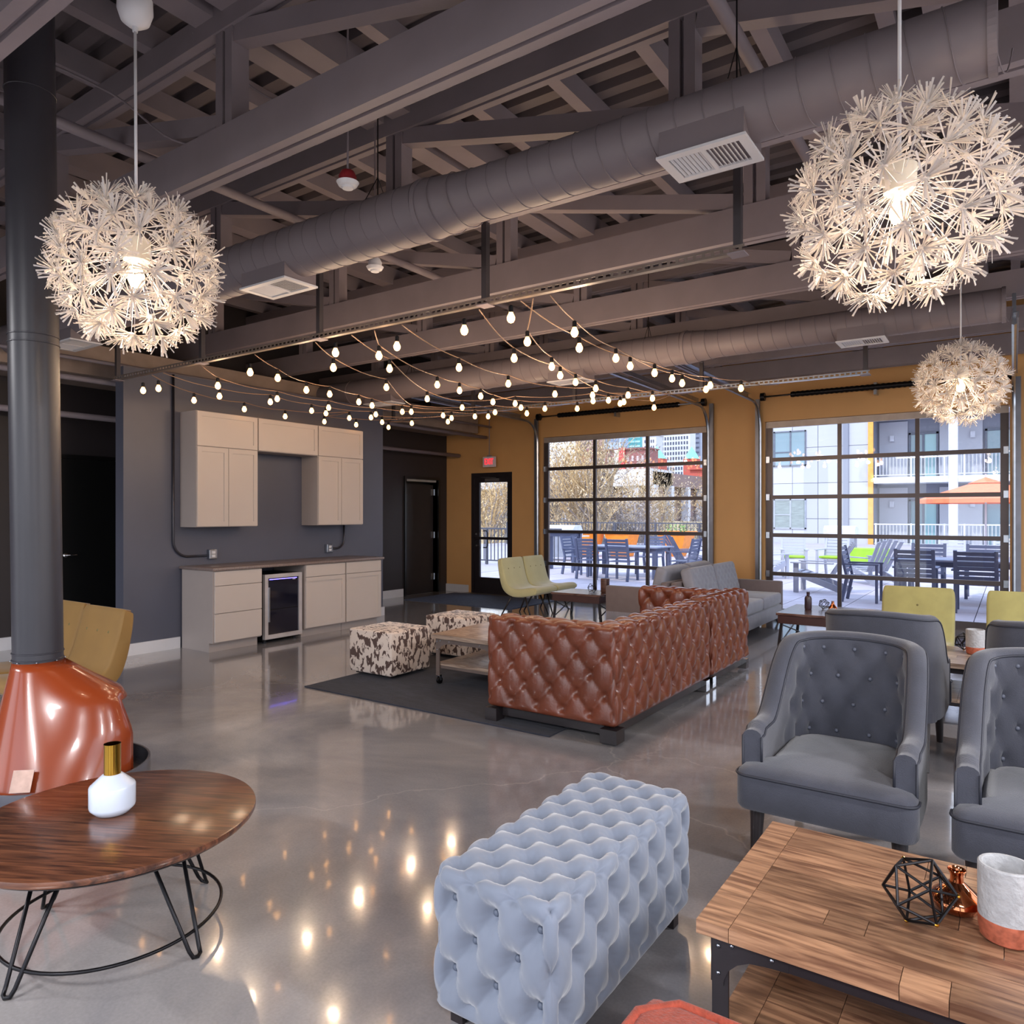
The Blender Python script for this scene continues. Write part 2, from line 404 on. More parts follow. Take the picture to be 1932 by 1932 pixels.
# ================================================================= DUCTS
def grille(par, x0, x1, y, zb, ztop, d=.15):
    w_ = MB().box(x0, x1, y-d, y+d, zb+.012, ztop)
    bx = obj('diffuser_box', w_, M_duct, par)
    pl = MB(); e = .03
    pl.box(x0-.01, x1+.01, y-d-.01, y-d+e, zb, zb+.012).box(x0-.01, x1+.01, y+d-e, y+d+.01, zb, zb+.012)
    pl.box(x0-.01, x0+e, y-d+e, y+d-e, zb, zb+.012).box(x1-e, x1+.01, y-d+e, y+d-e, zb, zb+.012).box((x0+x1)/2-.008, (x0+x1)/2+.008, y-d+e, y+d-e, zb, zb+.012)
    obj('grille_frame', pl, M_white, bx)
    sl = MB(); q = x0+e+.012
    while q < x1-e-.01:
        sl.cbox((q, y, zb+.008), (.014, 2*(d-e), .002), Euler((0, .6 if q > (x0+x1)/2 else -.35, 0)).to_matrix()); q += .019
    obj('louvre_slats', sl, M_white, bx)
def duct(y, h, label, far):
    t = thing('air_duct', label, 'duct', (0, y, h))
    pr = [(-9.1, .166), (-2.75, .166), (-2.45, .138), (-.05, .138)]
    n = 40; vs = []; fs = []
    for x_, r_ in pr:
        for k in range(n): vs.append((x_, r_*math.cos(2*PI*k/n), r_*math.sin(2*PI*k/n)))
    for i in range(len(pr)-1):
        for k in range(n): fs.append((i*n+k, i*n+(k+1) % n, (i+1)*n+(k+1) % n, (i+1)*n+k))
    fs.append(tuple(range(3*n, 4*n))); fs.append(tuple(range(n))[::-1])
    obj('duct_pipe', MB().add(vs, fs), M_duct, t, smooth='auto')
    sm = MB(); x_ = -5.2
    while x_ < -.1:               # helical lock seam
        R = .168 if x_ < -2.75 else (.1395 if x_ > -2.45 else .168-(x_+2.75)/.3*.029)
        pts = [(x_+.13*k/24, R*math.cos(2*PI*k/24), R*math.sin(2*PI*k/24)) for k in range(25)]
        sm.tube(pts, .0028, 4, caps=False); x_ += .13
    obj('lock_seam', sm, M_duct, t, smooth=True)
    for x_ in (-7.7, -5.35, -2.77, -.06):
        R = .168 if x_ < -2.7 else .14
        obj('joint_collar', MB().lathe([(R, -.015), (R+.006, -.015), (R+.006, .015), (R, .015)], 40), M_duct, t, loc=(x_, 0, 0), rot=(0, PI/2, 0))
    for a, b in ((-7.35, -6.85), (-4.38, -3.92), (-1.31, -.93)):
        grille(t, a, b, 0, -.17 if b > -1.5 else -.215, -.02, .13)
    for x_ in (-6.6, -3.2, -1.0):
        obj('hanger_wire', MB().tube([(x_, 0, .14), (x_, 0, 1.2)], .004, 5).tube([(x_, 0, .3), (x_, .12, .1)], .003, 4).tube([(x_, 0, .3), (x_, -.12, .1)], .003, 4), M_blkmetal, t)
    return t
duct(3.19, 3.26, 'large round grey spiral duct crossing nearest overhead', 0)
duct(7.2, 3.22, 'round grey spiral duct farther back above the string lights', 1)
# ================================================================= STRUT RAILS (carry the string lights)
def strut_rail(y, label, xs):
    t = thing('strut_rail', label, 'rail', (0, y, 2.88))
    x0, x1 = xs[0]-.04, xs[-1]+.04
    m_ = MB().box(x0, x1, -.02, .02, 0, .004).box(x0, x1, -.022, -.018, .004, .012).box(x0, x1, -.022, -.018, .03, .042)
    q = x0
    while q < x1: m_.box(q, q+.017, -.022, -.018, .012, .03); q += .05
    obj('slotted_channel', m_, M_steel if y > 5 else mat('strut_grey', (120, 108, 100), .4, metal=.4), t)
    for x_ in xs:
        obj('hanger_post', MB().box(x_-.02, x_+.02, -.02, -.016, .04, .545).box(x_-.02, x_-.016, -.016, .02, .04, .545).box(x_+.016, x_+.02, -.016, .02, .04, .545), mat('strut_dark', (70, 66, 70), .4, metal=.4), t)
        obj('base_plate', MB().box(x_-.045, x_+.045, -.045, .045, -.006, 0), M_beam, t)
    return t
strut_rail(3.85, 'slotted metal rail hung from the truss, near end of the string lights', [-7.6, -6.1, -4.5, -2.87, -1.2])
strut_rail(7.90, 'slotted metal rail at the far end of the string lights', [-7.6, -6.1, -4.5, -2.87, -1.2])
# ================================================================= GLAZED OVERHEAD DOORS
def garage(n_, x0, x1, name):
    d = sempty('door_%d' % n_, ((x0+x1)/2, 11.06, 0)); w2 = (x1-x0)/2-.01
    hs = [0, .62, 1.19, 1.75, 2.305, 2.865]
    fr = M_alu
    for i, h in enumerate(hs):
        t_ = .028 if 0 < i < 5 else (.055 if i == 0 else .045)
        z0 = h if i == 0 else (h-.09 if i == 5 else h-t_)
        z1 = h+.11 if i == 0 else (h if i == 5 else h+t_)
        obj('rail', MB().box(-w2, w2, -.025, .025, z0, z1), fr if i < 5 else mat('beige_metal', (170, 158, 150), .4, metal=.3), d)
    vx = [-w2+.045, -w2+.045+(2*w2-.09)/3, -w2+.045+2*(2*w2-.09)/3, w2-.045]
    for i, v in enumerate(vx):
        k = .045 if i in (0, 3) else .026
        for s_ in range(5):
            a = hs[s_]+(.11 if s_ == 0 else .028); b = hs[s_+1]-(.09 if s_ == 4 else .028)
            obj('stile', MB().box(v-k, v+k, -.024, .024, a, b), fr, d)
    for s_ in range(5):
        for i in range(3):
            a = hs[s_]+.02; b = hs[s_+1]-.02
            obj('pane', MB().box(vx[i]+.02, vx[i+1]-.02, -.004, .004, a, b), M_glass, d)
    # roller brackets
    for s_, h in enumerate(hs[1:5]):
        for s2 in (-1, 1):
            obj('roller_bracket', MB().cbox((s2*(w2-.03), -.04, h), (.05, .03, .09)), M_steel, d)
    return d
garage(3, -6.93, -3.90, 'a'); garage(4, -3.03, -.03, 'b')
def track(xc, side, label):
    t = thing('door_track', label, 'door track', (xc, 10.9, 0))
    pts = [(0, 0, 0), (0, 0, 2.75)]
    for k in range(1, 9):
        a = PI/2*k/8; pts.append((0, -.38*(1-math.cos(a)), 2.75+.38*math.sin(a)))
    pts.append((0, -3.3, 3.15))
    m_ = MB()
    m_.tube([(p[0], p[1], p[2]) for p in pts], .021, 6)
    obj('guide_rail', m_, M_steel, t, smooth='auto')
    m2 = MB()
    m2.bar((side*.045, .03, 0), (side*.045, .03, 3.2), .06, .05, up=(0, 1, 0))
    obj('angle_bracket', m2, mat('zinc', (120, 122, 132), .4, metal=.7), t)
    obj('track_angle', MB().bar((side*.03, -.5, 3.185), (side*.03, -3.3, 3.215), .008, .05).bar((side*.015, -.5, 3.21), (side*.015, -3.3, 3.24), .04, .006), M_steel, t)
    obj('drop_hanger', MB().box(-.015, .015, -3.2, -3.17, 3.15, 3.43), M_steel, t)
    return t
for xx, sd_, lb in ((-6.97, -1, 'steel track at the left side of the left glazed door'), (-3.86, 1, 'steel track at the right side of the left glazed door'),
                    (-3.07, -1, 'steel track at the left side of the right glazed door'), (.01, 1, 'steel track at the right side of the right glazed door')):
    track(xx, sd_, lb)
def spring(x0, x1, lb):
    t = thing('torsion_spring', lb, 'spring', ((x0+x1)/2, 10.86, 3.22)); w2 = (x1-x0)/2
    obj('shaft', MB().tube([(-w2, 0, 0), (w2, 0, 0)], .013, 8), M_steel, t, smooth=True)
    m_ = MB(); n_ = 34
    for k in range(n_):
        xa = -w2*.72+(1.44*w2)*k/n_
        m_.lathe([(.036, 0), (.043, .006), (.036, .012)], 12, (0, 0, 0), cap=False)
        for i in range(len(m_.v)-36, len(m_.v)):
            a_, b_, c_ = m_.v[i]; m_.v[i] = (xa+c_*(1.44*w2/n_)/.012, a_, b_)
    obj('coil', m_, M_blkmetal, t, smooth=True)
    obj('centre_bracket', MB().box(-.02, .02, -.01, .135, -.1, .06), M_steel, t)
    for s_ in (-1, 1): obj('cable_drum', MB().tube([(s_*w2, 0, 0), (s_*(w2-.06), 0, 0)], .06, 14), M_blkmetal, t)
spring(-6.95, -3.88, 'black coil spring above the left glazed door'); spring(-3.05, -.01, 'black coil spring above the right glazed door')
# ================================================================= EXIT DOOR (door_1) AND SIDE DOORS
d = sempty('door_1', (-8.065, 11.06, 0))
fm = mat('dark_bronze', (44, 38, 42), .35, metal=.3)
obj('door_frame', MB().box(-.475, -.42, -.06, .1, 0, 2.28).box(.42, .475, -.06, .1, 0, 2.28).box(-.42, .42, -.06, .1, 2.2, 2.28), fm, d)
obj('door_stile', MB().box(-.42, -.31, -.02, .03, 0, 2.2), fm, d); obj('door_stile', MB().box(.34, .42, -.02, .03, 0, 2.2), fm, d)
obj('door_rail', MB().box(-.31, .34, -.02, .03, 0, .3), fm, d); obj('door_rail', MB().box(-.31, .34, -.02, .03, 2.1, 2.2), fm, d)
obj('pane', MB().box(-.31, .34, .0, .008, .3, 2.1), M_glass, d)
obj('push_bar', MB().box(-.40, .36, -.075, -.045, 1.02, 1.07).box(-.40, -.36, -.05, 0, 1.0, 1.09), fm, d)
obj('door_handle', MB().tube([(-.28, .06, .86), (-.22, .09, .86), (-.2, .09, .9), (-.2, .09, 1.14), (-.22, .09, 1.18), (-.28, .06, 1.18)], .012, 8), M_blkmetal, d, smooth=True)
obj('lock_cylinder', MB().tube([(-.365, -.02, 1.12), (-.365, -.05, 1.12)], .022, 12).tube([(-.365, -.02, .9), (-.365, -.04, .9)], .018, 12), M_chrome, d)
obj('door_closer', MB().box(-.15, .15, -.06, -.02, 2.12, 2.17).bar((.1, -.05, 2.18), (-.25, -.04, 2.2), .02, .01), mat('closer_grey', (120, 115, 118), .35, metal=.5), d)
struct('trim_2', MB().box(-8.6, -7.53, 10.6, 10.98, .0, .004), mat('threshold', (90, 84, 80), .4))
# side door in the left wall, far end (leaf seen standing inside its frame)
d = sempty('door_2', (-9.15, 10.28, 0))
obj('door_frame', MB().box(-.2, .03, -.50, -.45, 0, 2.2).box(-.2, .03, .45, .50, 0, 2.2).box(-.2, .03, -.45, .45, 2.15, 2.2), M_black, d)
obj('door_leaf', MB().box(-.12, -.075, -.44, .40, .01, 2.06), mat('brown_black', (38, 33, 34), .45), d)
obj('dark_backing', MB().box(-.24, -.2, -.5, .5, 0, 2.2), M_black, d)  # added black panel behind the leaf, stops outside light leaking round it
obj('jamb_edge', MB().box(-.19, -.02, -.45, -.43, 0, 2.15).box(-.19, -.02, -.43, .43, 2.11, 2.15), mat('raw_jamb', (160, 156, 152), .5), d)
for h in (.3, 1.1, 1.92): obj('hinge', MB().box(-.075, -.06, .34, .42, h-.06, h+.06).tube([(-.06, .42, h-.06), (-.06, .42, h+.06)], .012, 8), M_steel, d)
# black door at the near left
d = sempty('door_5', (-9.15, 4.35, 0))
obj('door_frame', MB().box(-.02, .03, -.46, -.40, 0, 2.2).box(-.02, .03, .42, .47, 0, 2.2).box(-.02, .03, -.40, .42, 2.15, 2.2), M_black, d)
obj('door_leaf', MB().box(-.0, .018, -.395, .415, .01, 2.145), mat('black_door', (12, 12, 13), .4), d)
obj('door_handle', MB().tube([(.018, -.34, 1.02), (.06, -.34, 1.02)], .026, 14).tube([(.06, -.34, 1.02), (.065, -.22, 1.02)], .009, 8), M_chrome, d, smooth=True)
# ================================================================= KITCHEN
XW = -7.7
def shaker(name, par, y0, y1, z0, z1, m_=None, rail=.055):
    """door or drawer front; x = outward; parent empty sits at cabinet front plane"""
    m_ = m_ or M_cab; g = .003
    fr = MB().box(0, .02, y0+g, y0+rail, z0+g, z1-g).box(0, .02, y1-rail, y1-g, z0+g, z1-g).box(0, .02, y0+rail, y1-rail, z0+g, z0+rail).box(0, .02, y0+rail, y1-rail, z1-rail, z1-g)
    o = obj(name, fr, m_, par)
    obj('centre_panel', MB().box(0, .009, y0+rail, y1-rail, z0+rail, z1-rail), m_, o)
    return o
def slab_front(name, par, y0, y1, z0, z1):
    g = .003
    return obj(name, MB().box(0, .02, y0+g, y1-g, z0+g, z1-g), M_cab, par, bev=.002, seg=1)
def base(y0, y1, label, fronts):
    t = thing('base_cabinet', label, 'cabinet', (-7.09, y0, 0), 0, 'grey kitchen base cabinets'); L = y1-y0
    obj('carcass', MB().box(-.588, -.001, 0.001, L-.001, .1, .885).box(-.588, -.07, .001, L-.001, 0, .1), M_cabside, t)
    z = [.885, .70, .11]
    if fronts == 'drawers':
        for a, b in ((.72, .88), (.42, .72), (.11, .42)): slab_front('drawer', t, .012, L, a, b)
    else:
        slab_front('drawer', t, .006, L-.006, .73, .88); shaker('door', t, .006, L-.006, .11, .73)
    return t
base(4.6, 5.21, 'grey base cabinet with three flat drawers at the left end of the counter', 'drawers')
base(5.83, 6.475, 'grey base cabinet right beside the mini fridge, one drawer over one door', 'door')
base(6.48, 7.12, 'grey base cabinet at the right end of the counter, one drawer over one door', 'door')
ct = obj('countertop', MB().box(XW+.001, -7.045, 4.575, 7.15, .886, .918), mat('speckled_laminate', (118, 104, 100), .3, var=.35, scale=120), bev=.006, smooth='auto')
tag(ct, 'brown speckled countertop over the grey base cabinets', 'countertop')
def upper(y0, y1, zb, label, low):
    t = thing('wall_cabinet', label, 'cabinet', (-7.39, y0, 0), 0, 'grey kitchen wall cabinets'); L = y1-y0
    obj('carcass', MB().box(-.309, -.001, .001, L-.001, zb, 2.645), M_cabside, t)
    shaker('door', t, .004, L-.004, 2.255, 2.64)
    if low:
        shaker('door', t, .004, L/2, zb+.005, 2.25); shaker('door', t, L/2, L-.004, zb+.005, 2.25)
upper(4.59, 5.375, 1.355, 'tall beige wall cabinet at the left, nearest the conduit', True)
upper(5.377, 6.28, 2.25, 'short beige wall cabinet bridging between the two tall ones', False)
upper(6.282, 7.07, 1.355, 'tall beige wall cabinet at the right end', True)
# mini fridge
t = thing('mini_fridge', 'small glass-door drinks fridge with steel frame under the counter', 'fridge', (-7.1, 5.23, 0))
obj('body', MB().box(-.5, -.03, .03, .56, .03, .80), M_blkmetal, t, bev=.006)
obj('door_frame', MB().box(-.03, .015, .03, .075, .05, .80).box(-.03, .015, .515, .56, .05, .80).box(-.03, .015, .075, .515, .05, .10).box(-.03, .015, .075, .515, .755, .80), mat('brushed_steel', (196, 192, 194), .3, metal=.4), t)
obj('glass_door', MB().box(-.02, .0, .075, .515, .10, .755), mat('dark_glass', (20, 20, 34), .06, spec=.8), t)
obj('shelf', MB().box(.0, .003, .08, .51, .385, .392), M_blkmetal, t)
obj('handle', MB().box(.015, .03, .075, .09, .25, .65), M_steel, t)
obj('led_strip', MB().box(-.004, .004, .1, .49, .735, .742), emis('blue_led', (.12, .1, 1, 1), 4), t)
for a in (.08, .5): obj('foot', MB().lathe([(.018, 0), (.018, .03)], 10, (-.06, a, 0)), M_blkmetal, t)
obj('control_light', MB().box(-.003, .0035, .43, .47, .72, .728), mat('badge_grey', (210, 210, 220), .3), t)
# conduits with outlet boxes
def conduit(name, pts, box, lb):
    t = thing(name, lb, 'conduit', (XW, 0, 0))
    obj('tube', MB().tube(pts, .013, 8), mat('conduit_dark', (56, 54, 60), .3, metal=.5), t, smooth=True)
    b = obj('outlet_box', MB().box(.0, .055, box-.05, box+.05, .98, 1.09), M_steel, t, bev=.006)
    obj('receptacle', MB().box(.055, .062, box-.02, box+.02, 1.0, 1.028).box(.055, .062, box-.02, box+.02, 1.042, 1.07), M_white, b)
def arc(y0, z0, r, a0, a1, n=8): return [(.02, y0+r*math.cos(math.radians(a0+(a1-a0)*k/n)), z0+r*math.sin(math.radians(a0+(a1-a0)*k/n))) for k in range(n+1)]
conduit('conduit', [(.02, 4.5, 3.05)]+arc(4.68, 1.2, .18, 180, 270)+[(.02, 4.9, 1.02)], 4.97, 'dark conduit bending to an outlet left of the wall cabinets')
conduit('conduit', [(.02, 7.0, 1.355)]+arc(6.88, 1.15, .12, 0, -90)+[(.02, 6.78, 1.03)], 6.72, 'short dark conduit bending to an outlet under the right wall cabinet')
# exit sign
t = thing('exit_sign', 'red and white EXIT sign hung over the glazed exit door', 'sign', (-8.0, 10.85, 2.47))
obj('sign_case', MB().box(-.14, .14, -.015, .015, -.095, .095), mat('sign_clear', (226, 214, 222), .4), t)
obj('mount', MB().box(-.05, .05, -.01, .01, .095, .12).tube([(0, 0, .12), (0, 0, .96)], .008, 8), M_beam, t)
fc = bpy.data.curves.new('exit', 'FONT'); fc.body = 'EXIT'; fc.size = .2; fc.align_x = 'CENTER'; fc.align_y = 'CENTER'; fc.extrude = .003; fc.offset = .0
fo = bpy.data.objects.new('exit_letters', fc); C.objects.link(fo); dg_ = bpy.context.evaluated_depsgraph_get(); fm_ = bpy.data.meshes.new_from_object(fo.evaluated_get(dg_)); bpy.data.objects.remove(fo)
fm_.materials.clear(); fm_.materials.append(emis('exit_red', (1, .02, .04, 1), .8))
share('lettering', fm_, t, (0, -.018, 0), (PI/2, 0, 0), (.5, .8, 1))
# smoke detectors / fire strobe
def detector(loc, top, lb, red):
    t = thing('smoke_detector', lb, 'smoke detector', loc)
    obj('base_ring', MB().lathe([(.045, -.01), (.05, .02), (.035, .05)], 20), mat('detector_red', (120, 26, 34), .4) if red else M_white, t, smooth='auto')
    obj('sensor_head', MB().lathe([(.012, -.05), (.03, -.045), (.034, -.035), (.05, -.03), (.062, -.01), (.045, -.009)], 24), M_white, t, smooth='auto')
    obj('hang_rod', MB().tube([(0, 0, .045), (0, 0, top-loc[2])], .006, 6), M_beam, t)
detector((-3.02, 2.78, 3.34), 4.3, 'white smoke detector with red base hanging left of the duct', True)
detector((-3.76, 3.72, 3.28), 4.3, 'plain white smoke detector under the duct bottom edge', False)
# ================================================================= FURNITURE
M_leather = mat('tan_leather', (104, 52, 34), .32, var=.22, scale=4, bump=.12, bscale=90, coat=.25)
M_velvet = mat('blue_grey_velvet', (116, 124, 140), .75, var=.07, scale=5, sheen=.5, bump=.05, bscale=40)
M_fabric = mat('slate_linen', (63, 65, 76), .85, var=.14, scale=9, sheen=.3, bump=.25, bscale=260)
M_pipe = mat('dark_piping', (44, 46, 56), .6, var=.1)
M_yfab = mat('yellow_velvet', (132, 98, 44), .7, var=.07, scale=5, sheen=.12)
M_ygreen = mat('pale_lime_fabric', (190, 184, 138), .75, var=.05, scale=5, sheen=.4)
M_gsofa = mat('grey_sofa_cloth', (136, 138, 150), .8, var=.08, scale=9, sheen=.3)
M_gsofa2 = mat('taupe_sofa_cloth', (110, 98, 98), .8, var=.06, scale=9, sheen=.2)
M_leg = mat('dark_leg', (36, 30, 32), .4, var=.1)
# ---- tufted bench
t = thing('tufted_bench', 'pale blue-grey velvet bench, deeply button-tufted, in the foreground', 'bench', (-1.19, 2.10, 0))
BW, BL, BH = .44, 1.0, .43
B0 = .055
obj('upholstery', tufted(BW, BL, BH, .055, BW/3, BL/7, .041, .006, wr=.0024, vz=.7, soft=True), M_velvet, t, smooth=True, loc=(0, 0, B0))
btn = me(MB().lathe([(.003, .006), (.008, .004), (.0105, 0), (.008, -.004)], 12)); btn.materials.append(mat('bench_button', (92, 100, 116), .5)); btn.shade_smooth()
def lattice(du, dv, u0, u1, v0, v1):
    out = []
    for i in range(-20, 21):
        for j in range(-20, 21):
            u = (i+j)*du/2; v = (i-j)*dv/2
            if u0 < u < u1 and v0 < v < v1: out.append((u, v))
    return out
for u, v in lattice(BW/3, BL/7, -.2, .2, -.47, .47): share('button', btn, t, (u, v, B0+BH-.043))
for u, v in lattice(BW/3, BL/7, -.2, .2, BL/2+.03, BL/2+BH*.7-.03):
    share('button', btn, t, (u, -BL/2+.048, B0+BH-(v-BL/2)/.7), (PI/2, 0, 0))
for u, v in lattice(BW/3, BL/7, BW/2+.03, BW/2+BH*.7-.03, -.47, .47):
    share('button', btn, t, (BW/2-.048, v, B0+BH-(u-BW/2)/.7), (0, PI/2, 0))
for a in (-1, 1):
    for b in (-1, 1): obj('foot', MB().box(a*.16-.022, a*.16+.022, b*.41-.022, b*.41+.022, 0, B0+.03), M_leg, t)
# ---- leather sectional
def pos_tuft(name, par, x0, x1, y0, y1, z0, z1, d, amp, r, res, m_, faces=('px','nx','py','ny','pz'), crease=.45, ph=(0, 0)):
    cx, cy = (x0+x1)/2, (y0+y1)/2
    return obj(name, tufted(x1-x0, y1-y0, z1-z0, r, d, d, amp, res, cx+ph[0], cy+ph[1], faces, crease, vz=.78), m_, par, smooth=True, loc=(cx, cy, z0))
DT = .21
t = thing('leather_sofa', 'brown tufted leather sofa section with the near arm end', 'sofa', (0, 0, 0), 0, 'brown tufted leather sectional')
t.location = (-2.62, 5.12, .0125); O = t.location
ph = (0, 0)
def L(a, b, c, d_, e, f, name, par, res=.014, faces=('px','nx','py','ny','pz'), r=.045, amp=.034):
    return pos_tuft(name, par, a-O.x, b-O.x, c-O.y, d_-O.y, e, f, DT, amp, r, res, M_leather, faces, .42, ph)
L(-3.15, -2.10, 4.22, 4.46, .10, .76, 'arm', t)
L(-2.34, -2.10, 4.34, 6.03, .10, .76, 'backrest', t)
L(-3.13, -2.30, 4.40, 6.02, .10, .43, 'seat', t, res=.018, amp=.022)
obj('plinth', MB().box(-3.08-O.x, -2.16-O.x, 4.30-O.y, 5.97-O.y, .03, .13), M_leg, t)
for a, b, m_, s_ in ((-3.10, 4.27, M_leg, .05), (-2.155, 4.275, M_leg, .06), (-3.05, 5.96, M_chrome, .04), (-2.15, 5.96, M_chrome, .04)):
    obj('foot', MB().box(a-O.x-s_, a-O.x+s_, b-O.y-s_, b-O.y+s_, 0, .09), m_, t)
t = thing('leather_sofa', 'brown tufted leather corner section at the far end of the sectional', 'sofa', (-2.65, 6.58, .0125), 0, 'brown tufted leather sectional'); O = t.location
L(-2.34, -2.10, 6.06, 7.12, .10, .77, 'backrest', t)
L(-3.19, -2.20, 6.88, 7.12, .10, .75, 'arm', t)
L(-3.17, -2.30, 6.06, 6.93, .10, .43, 'seat', t, res=.018, amp=.022)
obj('plinth', MB().box(-3.10-O.x, -2.16-O.x, 6.12-O.y, 7.06-O.y, .03, .13), M_leg, t)
for a, b in ((-3.1, 6.12), (-2.15, 6.12), (-3.1, 7.06), (-2.15, 7.06)): obj('foot', MB().box(a-O.x-.04, a-O.x+.04, b-O.y-.04, b-O.y+.04, 0, .09), M_chrome, t)
# ---- wing armchair
def make_armchair(label, loc, rz):
    t = thing('armchair', label, 'armchair', loc, rz, 'slate grey button-back armchairs')
    # plan path (outer), from left front round the back to right front
    half = [(-.33, -.32), (-.335, -.2), (-.335, -.05), (-.33, .1), (-.315, .22), (-.27, .31), (-.19, .355), (-.1, .37), (0, .375)]
    path = half+[(-x, y) for x, y in half[-2::-1]]
    # resample
    P = [Vector((x, y, 0)) for x, y in path]; cum = [0]
    for i in range(1, len(P)): cum.append(cum[-1]+(P[i]-P[i-1]).length)
    N = 72; T = cum[-1]; pts = []
    for k in range(N+1):
        s = T*k/N; i = 0
        while i < len(P)-2 and cum[i+1] < s: i += 1
        f = (s-cum[i])/(cum[i+1]-cum[i]); pts.append(P[i].lerp(P[i+1], f))
    for _ in range(3): pts = [pts[0]]+[(pts[i-1]+pts[i]*2+pts[i+1])/4 for i in range(1, N)]+[pts[-1]]
    tn = [(pts[min(i+1, N)]-pts[max(i-1, 0)]).normalized() for i in range(N+1)]
    inn = [Vector((t_.y, -t_.x, 0)) for t_ in tn]
    def hh(i):
        y = pts[i].y; u = max(0, min(1, (y+.12)/.36)); u = u*u*(3-2*u)
        x = abs(pts[i].x); top = .925-.018*(x/.3)**2
        return .595+(top-.595)*u-(.02 if y < -.25 else 0)
    def lean(p, z):
        k = max(0, min(1, (p.y+.1)/.4))
        q = p.copy(); q.z = z; q.y += .13*k*max(0, z-.4); q.x *= 1-.02*k*max(0, z-.5)
        return q
    th = .078; ZB = .28; ZS = .38; M1 = 7; M2 = 30
    V = []; Fc = []
    per = None; rows = []
    for i in range(N+1):
        H = hh(i); col = []
        for k in range(M1): col.append(lean(pts[i], ZB+(H-.03-ZB)*k/(M1-1)))
        for k in range(1, 6):
            a = PI*k/6; c = (1-math.cos(a))/2; col.append(lean(pts[i]+inn[i]*th*c, H-.03+.03*math.sin(a)))
        s = T*i/N-T/2
        for k in range(M2+1):
            z = H-.03-(H-.03-ZS)*k/M2
            p = lean(pts[i]+inn[i]*th, z)
            w_ = max(0, min(1, (pts[i].y-.02)/.14))
            u = s/.15; v = (z-.845)/.26
            f = abs(math.sin(PI*u)**2-math.sin(PI*v)**2); a_, b_ = u+v, u-v; qa, qb = a_-round(a_), b_-round(b_)
            bu = math.exp(-(qa*qa+qb*qb)/(2*.14**2))
            dsp = w_*(-.008*(1-f**.6)-.024*bu+.012)*min(1, k/4)*min(1, (H-z)/.05)
            col.append(p+inn[i]*dsp)
        rows.append(col)
    m = len(rows[0])
    for c_ in rows: V += c_
    for i in range(N):
        for k in range(m-1): Fc.append((i*m+k, (i+1)*m+k, (i+1)*m+k+1, i*m+k+1))
        Fc.append((i*m+m-1, (i+1)*m+m-1, (i+1)*m, i*m))
    Fc.append(tuple(range(m))[::-1]); Fc.append(tuple(N*m+k for k in range(m)))
    obj('shell', MB().add(V, Fc), M_fabric, t, smooth='auto')
    # welt piping on both upper rims and down the arm fronts
    oi = [rows[i][M1-1] for i in range(N+1)]; ii = [rows[i][M1+5] for i in range(N+1)]
    mp = MB()
    mp.tube([Vector((oi[0].x, oi[0].y, ZB))]+oi+[Vector((oi[-1].x, oi[-1].y, ZB))], .0055, 6)
    mp.tube([Vector((ii[0].x, ii[0].y, .43))]+ii+[Vector((ii[-1].x, ii[-1].y, .43))], .0055, 6)
    obj('piping', mp, M_pipe, t, smooth=True)
    bt = me(MB().lathe([(.001, .007), (.006, .006), (.010, .001), (.008, -.004)], 12)); bt.materials.append(mat('chair_button', (92, 96, 110), .5)); bt.shade_smooth()
    for u, v in lattice(.15, .26, -.31, .31, -.40, .01):
        i = int(round((u+T/2)/T*N)); z = .845+v
        if pts[i].y < .12: continue
        p = lean(pts[i]+inn[i]*(th-.008), z)
        share('button', bt, t, p, (PI/2, 0, math.atan2(inn[i].y, inn[i].x)+PI/2))
    # T shaped seat, rounded
    r = .05; poly = []
    def corner(cx, cy, r_, a0, a1): return [(cx+r_*math.cos(math.radians(a0+(a1-a0)*k/5)), cy+r_*math.sin(math.radians(a0+(a1-a0)*k/5))) for k in range(6)]
    poly = corner(-.29, -.36, .05, 180, 270)+corner(.29, -.36, .05, 270, 360)+[(.34, -.325)]+corner(.30, -.325, .012, 0, 90)+[(.255, -.31), (.252, .2)]+corner(.13, .2, .1, 0, 90)+corner(-.13, .2, .1, 90, 180)+[(-.252, .2), (-.255, -.31)]+corner(-.30, -.325, .012, 90, 180)+[(-.34, -.325)]
    n_ = len(poly); vs = []; levels = [(.26, .975), (.275, 1), (.40, 1), (.415, .985), (.432, .93), (.442, .8), (.452, .5), (.455, 0)]
    for z, k in levels:
        for x, y in poly: vs.append((x*k, -.03+(y+.03)*k, z))
    fs = [tuple(range(n_))[::-1]]
    for a in range(len(levels)-1):
        for b in range(n_): fs.append((a*n_+b, a*n_+(b+1) % n_, (a+1)*n_+(b+1) % n_, (a+1)*n_+b))
    obj('seat', MB().add(vs, fs), M_fabric, t, smooth='auto')
    obj('seat_piping', MB().tube([(x*1.005, y*1.005, .405) for x, y in poly], .0055, 6, closed=True), M_pipe, t, smooth=True)
    obj('base_skirt', rounded_slab(.60, .60, .27, .33, .1), M_fabric, t, loc=(0, .03, 0))
    for s_ in (-1, 1):
        obj('leg', MB().tube([(s_*.27, -.31, .28), (s_*.272, -.315, .18), (s_*.275, -.335, .0)], [.033, .027, .019], 10), M_leg, t, smooth='auto')
        obj('leg', MB().tube([(s_*.24, .27, .29), (s_*.245, .30, .15), (s_*.255, .37, .0)], [.032, .025, .018], 10), M_leg, t, smooth='auto')
    return t
arm = make_armchair('slate grey button-back armchair with piping, whole chair behind the plank table', (-.63, 3.47, 0), 0)
dup(arm, (.155, 3.46, 0), 0, 'slate grey button-back armchair cut by the right photo edge, near row')
